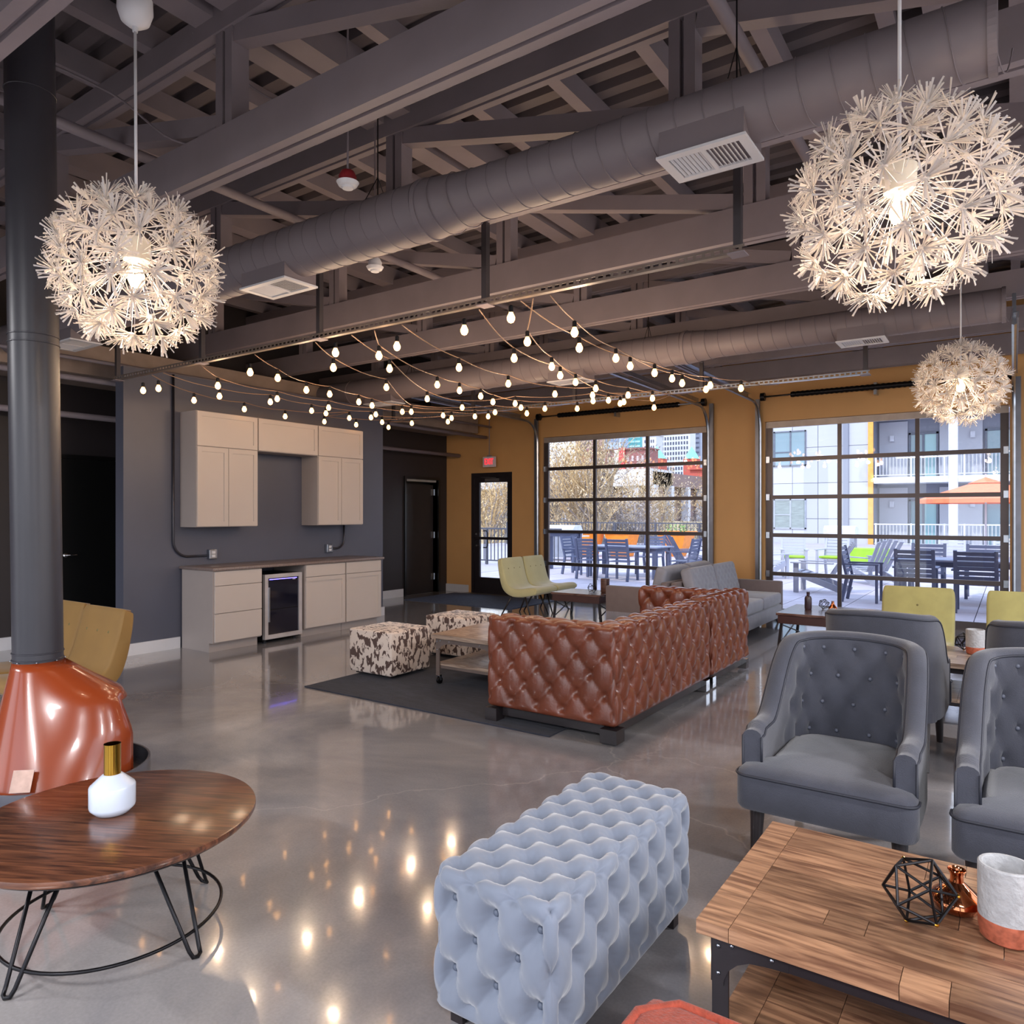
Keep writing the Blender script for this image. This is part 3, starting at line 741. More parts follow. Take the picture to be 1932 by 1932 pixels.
dup(arm, (-.67, 5.20, 0), PI, 'slate grey armchair seen from behind, directly beyond the front armchair')
dup(arm, (.20, 5.20, 0), PI, 'slate grey armchair back at the right edge beside the concrete cup')
# ---- plank coffee tables
M_plank = wood('table_plank', (104, 72, 54), (166, 126, 96), .34, (1.6, 16, 16), .28, .3)
M_plank2 = wood('pale_plank', (120, 98, 84), (178, 156, 138), .4, (1.6, 16, 16), .15, .1)
M_iron = mat('dark_iron', (50, 46, 50), .45, metal=.5, var=.1)
def coffee(label, loc, sx, sy, h, long='x', cast=True, pl=None, nrow=9, arch=True, seed=1, M_iron=M_iron):
    """origin at near-left corner; planks run along the long axis"""
    t = thing('coffee_table', label, 'coffee table', loc, 0); pl = pl or M_plank
    rg = random.Random(seed)
    def top(name, z0, z1, ins):
        o = bpy.data.objects.new(name, None); C.objects.link(o); o.parent = t
        x0, x1, y0, y1 = ins, sx-ins, ins, sy-ins; e = .085
        def bd(a, b, c, d_):
            obj('plank', MB().box(a+.0008, b-.0008, c+.0008, d_-.0008, z0, z1), pl, o)
        if long == 'x':
            bd(x0, x0+e, y0, y1); bd(x1-e, x1, y0, y1)
            w_ = (y1-y0)/nrow
            for i in range(nrow):
                cuts = [x0+e]+sorted(rg.sample([x0+e+(x1-x0-2*e)*q/12 for q in range(2, 11)], 2))+[x1-e]
                for a, b in zip(cuts, cuts[1:]): bd(a, b, y0+w_*i, y0+w_*(i+1))
        else:
            bd(x0, x1, y0, y0+e); bd(x0, x1, y1-e, y1)
            w_ = (x1-x0)/nrow
            for i in range(nrow):
                cuts = [y0+e]+sorted(rg.sample([y0+e+(y1-y0-2*e)*q/12 for q in range(2, 11)], 2))+[y1-e]
                for a, b in zip(cuts, cuts[1:]): bd(x0+w_*i, x0+w_*(i+1), a, b)
    top('table_top', h-.035, h, 0); top('lower_shelf', .165, .19, .045)
    zb = .075 if cast else 0
    z1 = h-.036; g = .035
    for a, b in ((g, g), (sx-g, g), (g, sy-g), (sx-g, sy-g)):
        sa = 1 if a < sx/2 else -1; sb = 1 if b < sy/2 else -1
        lg = obj('leg', MB().box(min(a, a+sa*.04), max(a, a+sa*.04), b-sb*.0-.004 if sb > 0 else b-.0, b+.004 if sb < 0 else b+.004, zb, z1).box(a-.004, a+.004, min(b, b+sb*.04), max(b, b+sb*.04), zb, z1), M_iron, t)
        # arched gusset plates with rivets
        pts = [(0, 0), (0, -.13), (.028, -.13)]+[(.028+.10*(1-math.cos(math.radians(q))), -.13+.085*math.sin(math.radians(q))) for q in range(10, 91, 20)]+[(.19, -.04), (.19, 0)]
        obj('corner_gusset', MB().prism([(a+sa*p, z1+q) for p, q in pts], 'y', b-sb*.007, b-sb*.004), M_iron, t)
        obj('corner_gusset', MB().prism([(b+sb*p, z1+q) for p, q in pts], 'x', a-sa*.007, a-sa*.004), M_iron, t)
        rv = MB()
        for p, q in ((.015, -.03), (.015, -.10), (.05, -.02), (.15, -.022)):
            rv.lathe([(.006, 0), (.005, .003), (.001, .0045)], 8)
            for i in range(len(rv.v)-24, len(rv.v)): x_, y_, z_ = rv.v[i]; rv.v[i] = (a+sa*p+x_, b-sb*(.007+z_), z1+q+y_)
        obj('rivets', rv, M_steel, t, smooth=True)
        if cast:
            cs = obj('caster', MB().tube([(a+sa*.02-.012, b+sb*.02, .03), (a+sa*.02+.012, b+sb*.02, .03)], .03, 16), M_blkmetal, t, smooth='auto')
            obj('fork', MB().box(a+sa*.02-.016, a+sa*.02-.013, b+sb*.02-.012, b+sb*.02+.012, .03, .08).box(a+sa*.02+.013, a+sa*.02+.016, b+sb*.02-.012, b+sb*.02+.012, .03, .08).box(a+sa*.02-.016, a+sa*.02+.016, b+sb*.02-.012, b+sb*.02+.012, .066, .08), M_steel, cs)
    for b in (g-.006, sy-g): obj('apron', MB().box(g+.04, sx-g-.04, b, b+.006, z1-.04, z1), M_iron, t)
    for a in (g-.006, sx-g): obj('apron', MB().box(a, a+.006, g+.04, sy-g-.04, z1-.04, z1), M_iron, t)
    for b in (g+.01, sy-g-.02): obj('shelf_rail', MB().box(g+.02, sx-g-.02, b, b+.012, .14, .165), M_iron, t)
    return t
coffee('large wooden plank coffee table with iron gusseted legs in the front right', (-.677, 1.82, 0), 1.32, .73, .45, 'x', seed=3)
coffee('pale wooden plank coffee table on casters beside the leather sofa', (-4.2, 4.83, .0125), .70, 1.25, .438, 'y', pl=M_plank2, nrow=7, seed=4, M_iron=mat('weathered_frame', (98, 84, 78), .5, var=.1))
coffee('pale plank coffee table between the yellow chairs and the armchair backs', (-.80, 5.96, 0), 1.3, .78, .45, 'x', pl=M_plank2, seed=5)
# ---- trestle side tables
def trestle(label, loc, sx, sy, h):
    t = thing('trestle_table', label, 'table', loc)
    obj('table_top', MB().box(0, sx, 0, sy, h-.03, h), wood('dark_table', (70, 44, 40), (120, 92, 84), .25, (2, 14, 14), .1, .4), t, bev=.004)
    obj('apron', MB().box(.02, sx-.02, .01, sy-.01, h-.12, h-.031), mat('walnut_apron', (72, 46, 44), .4), t)
    for a in (.05, sx-.05):
        for b in (.06, sy-.06): obj('leg', MB().bar((a, b, h-.12), (a+(-.03 if a < .2 else .03), b, 0), .03, .03, up=(0, 1, 0)), M_leg, t)
        obj('cross_brace', MB().bar((a, .06, .05), (a, sy-.06, h-.14), .012, .012).bar((a, sy-.06, .05), (a, .06, h-.14), .012, .012), M_leg, t)
    return t
trestle('dark low table beside the pale yellow slipper chairs', (-5.48, 8.92, 0), .80, .62, .38)
trestle('low table with dark apron right of the grey sofas', (-2.22, 8.5, 0), 1.0, .95, .38)
# ---- round hairpin table
t = thing('round_table', 'round dark walnut coffee table on a wire frame, left foreground', 'coffee table', (-2.646, 1.333, 0))
R = .475
M_wal = wood('walnut_top', (58, 34, 26), (116, 72, 50), .28, (22, 1.5, 8), 0, .5)
obj('table_top', MB().lathe([(R-.03, .386), (R-.006, .396), (R, .408), (R-.002, .418), (R-.008, .42)], 96), M_wal, t, smooth='auto', rot=(0, 0, math.radians(-62)))
obj('rim_edge', MB().lathe([(R-.045, .380), (R-.03, .380), (R-.022, .387), (R-.045, .387)], 96), M_leg, t, smooth='auto')
Mw = M_blkmetal
for k, az in enumerate((283, 12, 98, 190)):
    a = math.radians(az); r1 = .235; r2 = .385; da = .30
    def pt(ang, r, z): return Vector((r*math.cos(ang), r*math.sin(ang), z))
    p = [pt(a-da, r1, .385), pt(a-.055, r2-.012, .03), pt(a-.04, r2, .010), pt(a, r2+.005, .007), pt(a+.04, r2, .010), pt(a+.055, r2-.012, .03), pt(a+da, r1, .385)]
    obj('hairpin_leg', MB().tube(p, .007, 8), Mw, t, smooth=True)
obj('ring', MB().tube([(.352*math.cos(2*PI*k/64), .352*math.sin(2*PI*k/64), .075) for k in range(64)], .006, 8, closed=True), Mw, t, smooth=True)
obj('top_plate', MB().tube([(.235*math.cos(2*PI*k/48), .235*math.sin(2*PI*k/48), .379) for k in range(48)], .008, 6, closed=True), Mw, t, smooth=True)
# bottle on it
p_ = at_h(212, 1533, .421)
t = thing('bottle_vase', 'white faceted bottle with a gold tube neck on the round walnut table', 'vase', (p_.x, p_.y, .421))
obj('body', MB().lathe([(.045, 0), (.055, .003), (.074, .022), (.076, .03), (.076, .098), (.073, .104), (.036, .138), (.030, .142)], 28), mat('white_ceramic', (206, 216, 232), .25, var=.02, coat=.4), t, smooth='auto')
obj('neck', MB().lathe([(.028, .138), (.028, .245), (.0285, .25), (.025, .25), (.024, .15)], 28, cap=False), M_brass, t, smooth='auto')
# ---- slipper chairs
def slipper(label, loc, rz, m_, nb=3, group='lime yellow slipper chairs'):
    t = thing('slipper_chair', label, 'chair', loc, rz, group)
    cl = [(.285, .825, .02), (.28, .815, .04), (.255, .68, .05), (.215, .52, .056), (.16, .41, .06), (.05, .352, .062), (-.1, .35, .062), (-.25, .375, .06), (-.34, .385, .05), (-.375, .38, .02)]
    # smooth the centre line
    pts = []
    for i in range(len(cl)-1):
        for k in range(5):
            f = k/5; a = cl[max(i-1, 0)]; b = cl[i]; c = cl[i+1]; d_ = cl[min(i+2, len(cl)-1)]
            pts.append(tuple(.5*((2*b[q])+(-a[q]+c[q])*f+(2*a[q]-5*b[q]+4*c[q]-d_[q])*f*f+(-a[q]+3*b[q]-3*c[q]+d_[q])*f**3) for q in range(3)))
    pts.append(cl[-1]); up = []; dn = []
    for i, p in enumerate(pts):
        a = pts[max(i-1, 0)]; b = pts[min(i+1, len(pts)-1)]; dy, dz = b[0]-a[0], b[1]-a[1]; L_ = math.hypot(dy, dz) or 1
        nx_, nz_ = -dz/L_, dy/L_          # normal
        up.append((p[0]+nx_*p[2], p[1]+nz_*p[2])); dn.append((p[0]-nx_*p[2], p[1]-nz_*p[2]))
    poly = up+dn[::-1]
    W_ = .285; n_ = len(poly); vs = []; fs = []
    cyy = [(pts[i][0], pts[i][1]) for i in range(len(pts))]; cen = cyy+cyy[::-1]
    lay = [(-W_, .72), (-W_+.008, .9), (-W_+.025, 1), (-W_*.33, 1.03), (W_*.33, 1.03), (W_-.025, 1), (W_-.008, .9), (W_, .72)]
    wf = [1-.14*max(0, 1-i/9)**2 for i in range(len(pts))]; wf = wf+wf[::-1]
    for x_, k in lay:
        for q, (y_, z_) in enumerate(poly): vs.append((x_*wf[q], cen[q][0]+(y_-cen[q][0])*k, cen[q][1]+(z_-cen[q][1])*k))
    for a in range(len(lay)-1):
        for b in range(n_): fs.append((a*n_+b, a*n_+(b+1) % n_, (a+1)*n_+(b+1) % n_, (a+1)*n_+b))
    h_ = len(pts)
    for base_ in (0, (len(lay)-1)*n_):
        for i in range(h_-1): fs.append((base_+i, base_+i+1, base_+n_-2-i, base_+n_-1-i))
    obj('upholstered_shell', MB().add(vs, fs), m_, t, smooth='auto')
    bm_ = me(MB().lathe([(.001, .004), (.009, .003), (.013, -.003)], 12)); bm_.materials.append(mat('olive_button', (104, 92, 50), .6)); bm_.shade_smooth()
    for k in range(nb): share('button', bm_, t, ((k-(nb-1)/2)*.15, .207, .69), (math.radians(76), 0, 0))
    for sx_ in (-1, 1):
        obj('leg', MB().tube([(sx_*.2, .1, .31), (sx_*.24, .27, 0)], [.016, .010], 8), M_leg, t, smooth=True)
        obj('leg', MB().tube([(sx_*.2, -.12, .31), (sx_*.24, -.25, 0)], [.016, .010], 8), M_leg, t, smooth=True)
    return t
s0 = slipper('pale yellow slipper chair nearer the camera, facing the dark low table', (-5.98, 9.02, 0), PI/2, M_ygreen)
dup(s0, (-5.98, 9.62, 0), PI/2, 'pale yellow slipper chair farther back beside its twin near the exit door')
s1 = slipper('mustard slipper chair immediately right of the black flue', (-5.26, 2.32, 0), 0, M_yfab, group='mustard slipper chairs')
dup(s1, (-5.87, 2.34, 0), 0, 'mustard slipper chair mostly hidden behind the black flue')
s2 = slipper('olive-yellow chair whose back shows left of the concrete cup', (-.70, 7.17, 0), 0, mat('olive_yellow', (158, 150, 92), .75, sheen=.4), 1, 'olive-yellow chairs by the right glazed door')
dup(s2, (.10, 7.17, 0), 0, 'olive-yellow chair back at the right edge above the grey armchair')
# ---- cowhide ottomans
def cow():
    m = bpy.data.materials.new('cowhide'); m.use_nodes = True; n = m.node_tree.nodes; l = m.node_tree.links; b = n['Principled BSDF']
    t_ = n.new('ShaderNodeTexCoord'); mp = n.new('ShaderNodeMapping'); mp.inputs['Scale'].default_value = (1, 1, .62); l.new(t_.outputs['Object'], mp.inputs[0])
    oi = n.new('ShaderNodeObjectInfo'); l.new(oi.outputs['Location'], mp.inputs['Location'])
    a = n.new('ShaderNodeTexNoise'); a.inputs['Scale'].default_value = 24; a.inputs['Detail'].default_value = 2.5; a.inputs['Distortion'].default_value = .6; l.new(mp.outputs[0], a.inputs['Vector'])
    r = n.new('ShaderNodeValToRGB'); r.color_ramp.elements[0].position = .515; r.color_ramp.elements[0].color = srgb(206, 190, 178); r.color_ramp.elements[1].position = .545; r.color_ramp.elements[1].color = srgb(74, 52, 46)
    l.new(a.outputs['Fac'], r.inputs[0]); l.new(r.outputs[0], b.inputs['Base Color']); b.inputs['Roughness'].default_value = .7; b.inputs['Sheen Weight'].default_value = .2
    return m
M_cow = cow()
def ottoman(lb, x, y):
    t = thing('ottoman', lb, 'ottoman', (x, y, .021), 0, 'cowhide cube ottomans')
    obj('cube_cover', MB().box(-.27, .27, -.265, .265, .02, .415), M_cow, t, bev=.018, seg=3, smooth='auto')
    obj('seam_piping', MB().tube([(a*.262, b*.257, .405) for a, b in ((-1, -1), (1, -1), (1, 1), (-1, 1))], .004, 6, closed=True), M_cow, t)
    for a in (-1, 1):
        for b in (-1, 1): obj('foot', MB().box(a*.2-.02, a*.2+.02, b*.2-.02, b*.2+.02, 0, .03), M_leg, t)
ottoman('cowhide-print cube ottoman nearer the camera, on the rug corner', -4.84, 4.985)
ottoman('cowhide-print cube ottoman farther back behind the plank table', -4.84, 6.06)
# ---- rugs
rg_ = obj('rug', MB().box(-5.05, -2.56, 4.15, 7.0, 0, .012), mat('charcoal_rug', (40, 42, 54), .95, var=.35, scale=7, sheen=.05, bump=.5, bscale=200, stretch=(1, 5, 1)), bev=.004); tag(rg_, 'charcoal rug under the cowhide ottomans and leather sofa', 'rug')
rg_ = obj('door_mat', MB().box(-8.75, -6.5, 9.35, 10.75, 0, .010), mat('blue_grey_mat', (78, 88, 110), .9, var=.15, scale=20, bump=.3, bscale=200), bev=.003); tag(rg_, 'blue-grey entrance mat on the floor before the exit door', 'mat')
# ---- grey back-to-back sofas
def grey_sofa(label, loc, rz):
    """faces local -y ... width along x"""
    t = thing('grey_sofa', label, 'sofa', loc, rz, 'grey back-to-back sofas'); Wd = 1.95
    obj('base', MB().box(-Wd/2, Wd/2, -.42, .42, .09, .27), M_gsofa, t, bev=.015, smooth='auto')
    for s_ in (-1, 1):
        obj('arm', MB().box(s_*Wd/2-(.11 if s_ > 0 else 0), s_*Wd/2+(0 if s_ > 0 else .11), -.42, .42, .09, .58), M_gsofa2, t, bev=.018, smooth='auto')
        obj('seat_cushion', MB().box(.01 if s_ > 0 else -Wd/2+.12, Wd/2-.12 if s_ > 0 else -.01, -.43, .20, .28, .43), M_gsofa, t, bev=.03, seg=3, smooth='auto')
        c_ = obj('back_cushion', tufted(Wd/2-.14, .16, .42, .05, .14, .14, .013, .02, faces=('ny',), crease=.6), M_gsofa, t, smooth=True, loc=(s_*(Wd/4-.055), .19, .42), rot=(math.radians(-14), 0, 0))
    obj('backrest', MB().box(-Wd/2, Wd/2, .34, .42, .09, .66), M_gsofa2, t, bev=.015, smooth='auto')
    for a in (-1, 1):
        for b in (-1, 1): obj('leg', MB().tube([(a*.88, b*.34, .1), (a*.9, b*.37, 0)], [.02, .013], 8), M_leg, t)
    return t
g0 = grey_sofa('grey sofa with tufted back cushions facing right, beside the low table', (-3.03, 9.40, 0), PI/2)
dup(g0, (-3.90, 9.35, 0), -PI/2, 'grey sofa facing left, its taupe arm showing behind the leather sofa')
# ---- rust pouf, front
def pouf():
    t = thing('floor_pouf', 'rust orange square pouf with welted edge, only a corner showing at the bottom', 'pouf', (-.33, 1.155, 0))
    m_ = mat('rust_chenille', (150, 62, 42), .9, var=.2, scale=60, bump=.4, bscale=150, sheen=.1)
    obj('cushion_body', MB().box(-.34, .34, -.36, .36, 0, .435), m_, t, bev=.03, seg=3, smooth='auto')
    r_ = [(a*.334, b*.354, .430) for a, b in ((-1, -1), (1, -1), (1, 1), (-1, 1))]
    pp = []
    for i in range(4):
        a, b = Vector(r_[i]), Vector(r_[(i+1) % 4])
        for k in range(1, 10): pp.append(a.lerp(b, k/10))
    obj('welt', MB().tube(pp, .011, 8, closed=True), m_, t, smooth=True)
pouf()
# ================================================================= TABLE-TOP OBJECTS
def icosa(label, loc, D, rot, thick=.0035):
    t = thing('wire_ornament', label, 'ornament', loc); ph_ = (1+5**.5)/2
    V_ = [Vector(v) for v in [(-1, ph_, 0), (1, ph_, 0), (-1, -ph_, 0), (1, -ph_, 0), (0, -1, ph_), (0, 1, ph_), (0, -1, -ph_), (0, 1, -ph_), (ph_, 0, -1), (ph_, 0, 1), (-ph_, 0, -1), (-ph_, 0, 1)]]
    Rm = Euler(rot).to_matrix(); V_ = [Rm @ v.normalized()*D/2 for v in V_]; zb = min(v.z for v in V_); V_ = [v-Vector((0, 0, zb-thick*1.1)) for v in V_]
    L0 = min((V_[0]-v).length for v in V_[1:]); m_ = MB(); k_ = MB()
    for i in range(12):
        for j in range(i+1, 12):
            if (V_[i]-V_[j]).length < L0*1.1: m_.tube([V_[i], V_[j]], thick, 6)
        if i % 3 == 0: k_.lathe([(.001, -.006), (.005, -.003), (.006, 0), (.005, .003), (.001, .006)], 8, V_[i])
    obj('frame', m_, M_blkmetal, t); obj('joint', k_, M_brass, t)
    return t
icosa('black geometric wire ornament on the large plank table', (-.197, 2.124, .451), .172, (.5, .35, .2))
p_ = at_h(1818, 1226, .451); icosa('black geometric wire ornament beside the cup on the far plank table', (p_.x, p_.y, .451), .13, (.3, .1, .5))
p_ = at_y(1111, 1112, 9.2); icosa('dark wire ornament on the table by the pale yellow chairs', (-4.93, 9.15, .381), .14, (.3, .6, .2), .003)
icosa('dark wire ornament on the low table right of the grey sofas', (-1.83, 9.12, .381), .12, (.3, .2, .2), .003)
def cup(label, loc, R_, H_, k=.3):
    t = thing('concrete_cup', label, 'candle holder', loc)
    c_ = mat('rough_concrete', (168, 168, 170), .85, var=.12, scale=30, bump=.5, bscale=70)
    zz = H_*k
    obj('upper_wall', MB().lathe([(R_*.99, zz), (R_, zz+.01), (R_, H_-.003), (R_-.003, H_), (R_-.009, H_), (R_-.012, H_-.006), (R_-.014, zz), (.001, zz)], 40, cap=False), c_, t, smooth='auto')
    obj('copper_base', MB().lathe([(R_*.8, 0), (R_*.92, .006), (R_*.985, .03), (R_*.995, zz)], 40), mat('terracotta_copper', (178, 98, 74), .4, metal=.3, var=.3, scale=60), t, smooth='auto')
cup('tall concrete cup with a copper dipped base at the front right', (-.012, 2.17, .451), .062, .185)
p_ = at_h(1840, 1234, .451); cup('small concrete cup with copper base on the far plank table', (p_.x, p_.y, .451), .062, .185)
t = thing('bud_vase', 'squat shiny copper bud vase between the wire ornament and the concrete cup', 'vase', (-.122, 2.25, .451))
obj('body', MB().lathe([(.03, 0), (.05, .008), (.062, .028), (.058, .042), (.03, .066), (.016, .078), (.0155, .095), (.022, .108), (.021, .110), (.014, .098), (.013, .08)], 36), mat('rose_copper', (196, 122, 82), .08, metal=1, var=.04), t, smooth='auto')
p_ = Vector((-4.80, 9.30, .381))
t = thing('block_vase', 'dark brown block-shaped vase on the table by the pale yellow chairs', 'vase', (p_.x, p_.y, .381))
obj('block', MB().box(-.05, .05, -.05, .05, 0, .20), wood('block_wood', (70, 44, 36), (104, 70, 56), .5), t, bev=.01, smooth='auto'); obj('opening', MB().lathe([(.02, .2), (.02, .202)], 12), M_blkmetal, t)
t = thing('bottle_vase', 'dark bottle on the low table right of the grey sofas', 'vase', (-1.98, 9.0, .381))
obj('body', MB().lathe([(.035, 0), (.04, .01), (.04, .13), (.03, .155), (.018, .16), (.018, .2), (.02, .205)], 20), mat('plum_glaze', (60, 44, 52), .3), t, smooth='auto')
t = thing('bud_vase', 'small copper bud vase beside the dark bottle', 'vase', (-1.72, 9.05, .381))
obj('body', MB().lathe([(.03, 0), (.05, .015), (.045, .04), (.02, .07), (.014, .1), (.018, .11)], 24), mat('rose_copper', (196, 122, 82), .08, metal=1), t, smooth='auto')
# ================================================================= CONE FIREPLACE
t = thing('fireplace', 'free-standing orange cone fireplace with tall black flue at the left', 'fireplace', (-3.99, 1.74, 0))
M_or = mat('orange_enamel', (142, 60, 26), .25, var=.06, scale=3, coat=.4)
M_flue = mat('matt_black_flue', (50, 49, 56), .38, var=.08, scale=3)
fx, fy, fz = -.105, -.065, .745      # flue foot relative to the base centre
lx, ly = -.045, -.03                 # slight lean of the pipe
obj('flue_pipe', MB().tube([(fx, fy, fz), (fx+lx*1.0, fy+ly*1.0, fz+3.8)], .112, 48), M_flue, t, smooth='auto')
for zz in (.02, .055, 1.62, 1.66, 2.9):
    obj('flue_band', MB().lathe([(.1125, -.004), (.116, -.002), (.116, .002), (.1125, .004)], 48, cap=False), M_flue, t, loc=(fx+lx*zz/3.8, fy+ly*zz/3.8, fz+zz))
sc_ = MB()
for a in range(0, 360, 45): sc_.lathe([(.001, -.004), (.006, 0), (.001, .004)], 8, (fx+.117*math.cos(math.radians(a+20)), fy+.117*math.sin(math.radians(a+20)), fz+.015))
obj('screws', sc_, M_steel, t, smooth=True)
# hood: oblique cone from flue to a wide rim, with the fire mouth cut toward +x +y
n = 72; lv = 14; vs = []; fs = []; mouth = math.radians(92)
for i in range(lv+1):
    f = i/lv; z = fz+.012-(fz-.15)*f
    for k in range(n):
        a = 2*PI*k/n
        rb = .35-.0*max(0, math.cos(a-mouth))
        # the mouth side flares out first and then drops steeply
        c_ = math.cos(a-mouth); g_ = f
        kk = max(0, min(1, (c_+.6)/1.3)); kk = kk*kk*(3-2*kk)
        g_ = f*(1-kk)+kk*min(1, (f*2.7) if f < .3 else .81+(f-.3)*.6)
        r0 = .111; r_ = r0+(rb-r0)*g_
        x = fx*(1-g_)+r_*math.cos(a); y = fy*(1-g_)+r_*math.sin(a)
        vs.append((x, y, z))
hood_f = []
for i in range(lv):
    for k in range(n):
        a = 2*PI*(k+.5)/n; dd = abs((a-mouth+PI) % (2*PI)-PI)
        if dd < math.radians(52) and i > 4: continue
        hood_f.append((i*n+k, i*n+(k+1) % n, (i+1)*n+(k+1) % n, (i+1)*n+k))
ho = obj('hood', MB().add(vs, hood_f), M_or, t, smooth=True)
sd_ = ho.modifiers.new('t', 'SOLIDIFY'); sd_.thickness = .006; sd_.offset = -1
obj('firebox_liner', MB().lathe([(.27, .16), (.27, .2), (.21, .36), (.11, .55)], 40, cap=False), mat('soot', (30, 27, 30), .6), t, smooth=True)
obj('hearth_pan', MB().lathe([(.34, .10), (.39, .105), (.405, .14), (.405, .22), (.395, .22), (.39, .15), (.02, .14)], 64, cap=False), mat('pan_grey', (98, 98, 106), .35, metal=.3), t, smooth='auto')
obj('ash_bed', MB().lathe([(.001, .145), (.39, .148)], 48, cap=False), M_black, t)
for a in (20, 110, 200, 290):
    q = Vector((.33*math.cos(math.radians(a)), .33*math.sin(math.radians(a)), 0))
    l_ = obj('leg', MB().tube([(q.x, q.y, .11), (q.x*1.1, q.y*1.1, .012)], .014, 8), M_blkmetal, t); obj('foot_glide', MB().lathe([(.035, 0), (.035, .012), (.03, .016)], 16, (q.x*1.1, q.y*1.1, 0)), M_chrome, l_)
a_ = math.radians(312)
obj('rating_plate', MB().cbox((.342*math.cos(a_)-.015, .342*math.sin(a_)-.01, .262), (.003, .09, .10), Euler((0, -.42, a_)).to_matrix()), mat('plate_tin', (150, 124, 112), .35, metal=.6, var=.15, scale=30), t)
# ================================================================= LAMPS
M_paper = bpy.data.materials.new('white_paper'); M_paper.use_nodes = True
_n = M_paper.node_tree.nodes; _l = M_paper.node_tree.links; _b = _n['Principled BSDF']; _b.inputs['Base Color'].default_value = srgb(208, 206, 210); _b.inputs['Roughness'].default_value = .7
_t = _n.new('ShaderNodeBsdfTranslucent'); _t.inputs[0].default_value = srgb(250, 240, 222); _m = _n.new('ShaderNodeMixShader'); _m.inputs[0].default_value = .4
_l.new(_b.outputs[0], _m.inputs[1]); _l.new(_t.outputs[0], _m.inputs[2]); _l.new(_m.outputs[0], _n['Material Output'].inputs[0])
WARM = (1, .76, .54)
def flower_mesh(seed, R):
    rg = random.Random(seed); m_ = MB(); L_ = .088
    m_.lathe([(.008, -.004), (.015, .0), (.008, .006)], 12)
    for k in range(32):
        az = rg.uniform(0, 2*PI); el = math.radians(rg.choice((28, 44, 58, 68, 76, 82))+rg.uniform(-6, 6))      # angle from the outward axis
        d_ = Vector((math.sin(el)*math.cos(az), math.sin(el)*math.sin(az), math.cos(el)))
        q = Vector((0, 0, 1)).cross(d_).normalized(); u = d_.cross(q); L = L_*rg.uniform(.75, 1.0)
        a = d_*.006; b = d_*L; w0, w1, th = .0014, .0034, .0006
        vs = []
        for p, w in ((a, w0), (b, w1)):
            for i, j in ((-1, -1), (1, -1), (1, 1), (-1, 1)): vs.append(p+q*(i*w)+u*(j*th))
        m_.add(vs, [(0, 1, 2, 3), (7, 6, 5, 4), (0, 4, 5, 1), (1, 5, 6, 2), (2, 6, 7, 3), (3, 7, 4, 0)])
    o = me(m_); o.materials.append(M_paper); return o
FL = [flower_mesh(s, .36) for s in range(4)]
def pendant(label, loc, R, ztop, lean=0, canopy=True):
    t = thing('pendant_lamp', label, 'lamp', loc, 0, 'white dandelion pendant lamps')
    rg = random.Random(int(loc[1]*100)); N = 74; rs = R-.066
    st = MB()
    for k in range(N):
        z = 1-2*(k+.5)/N; a = k*2.39996; r = math.sqrt(1-z*z)
        d_ = Vector((r*math.cos(a), r*math.sin(a), z*.96))+Vector((rg.uniform(-.06, .06), rg.uniform(-.06, .06), rg.uniform(-.06, .06)))
        d_.normalize(); p = d_*rs*rg.uniform(.96, 1.02)
        share('paper_flower', FL[k % 4], t, p, d_.to_track_quat('Z', 'X').to_euler())
        st.tube([d_*.045+Vector((0, 0, .05)), p], .0011, 4, caps=False)
    obj('spokes', st, M_white, t, kind='stuff')
    obj('lamp_holder', MB().lathe([(.03, .03), (.05, .035), (.055, .12), (.03, .135)], 20), mat('holder_white', (230, 222, 205), .5), t, smooth='auto')
    obj('bulb', MB().lathe([(.003, -.075), (.022, -.068), (.032, -.045), (.032, -.025), (.018, .01), (.014, .035)], 20), emis('pendant_bulb', (1, .6, .22, 1), 8), t, smooth=True)
    h = ztop-loc[2]
    obj('cord', MB().tube([(0, 0, .13), (lean, 0, h-.10)], .006, 8), M_white, t, smooth=True)
    if ztop < 4: obj('mount_stem', MB().tube([(lean, 0, h), (lean, 0, 4.5-loc[2])], .008, 8), M_beam, t)
    if canopy: obj('canopy', MB().lathe([(.010, -.135), (.012, -.115), (.03, -.110), (.055, -.09), (.068, -.05), (.066, 0)], 32), M_white, t, smooth='auto', loc=(lean, 0, h))
    ld = bpy.data.lights.new('bulb_light', 'POINT'); ld.energy = 4.5; ld.color = WARM; ld.shadow_soft_size = .05
    lo = bpy.data.objects.new('bulb_light', ld); C.objects.link(lo); lo.parent = t; lo.location = (0, 0, -.13)
    return t
pendant('dandelion pendant lamp of white paper flowers at the left, in front of the flue', (-2.95, 1.57, 2.50), .352, 3.61, -.01)
pendant('largest dandelion pendant lamp, upper right over the armchairs', (-.317, 2.78, 2.56), .375, 4.3)
pendant('distant smaller-looking dandelion pendant lamp before the right glazed door', (-.35, 6.96, 2.57), .365, 4.3)
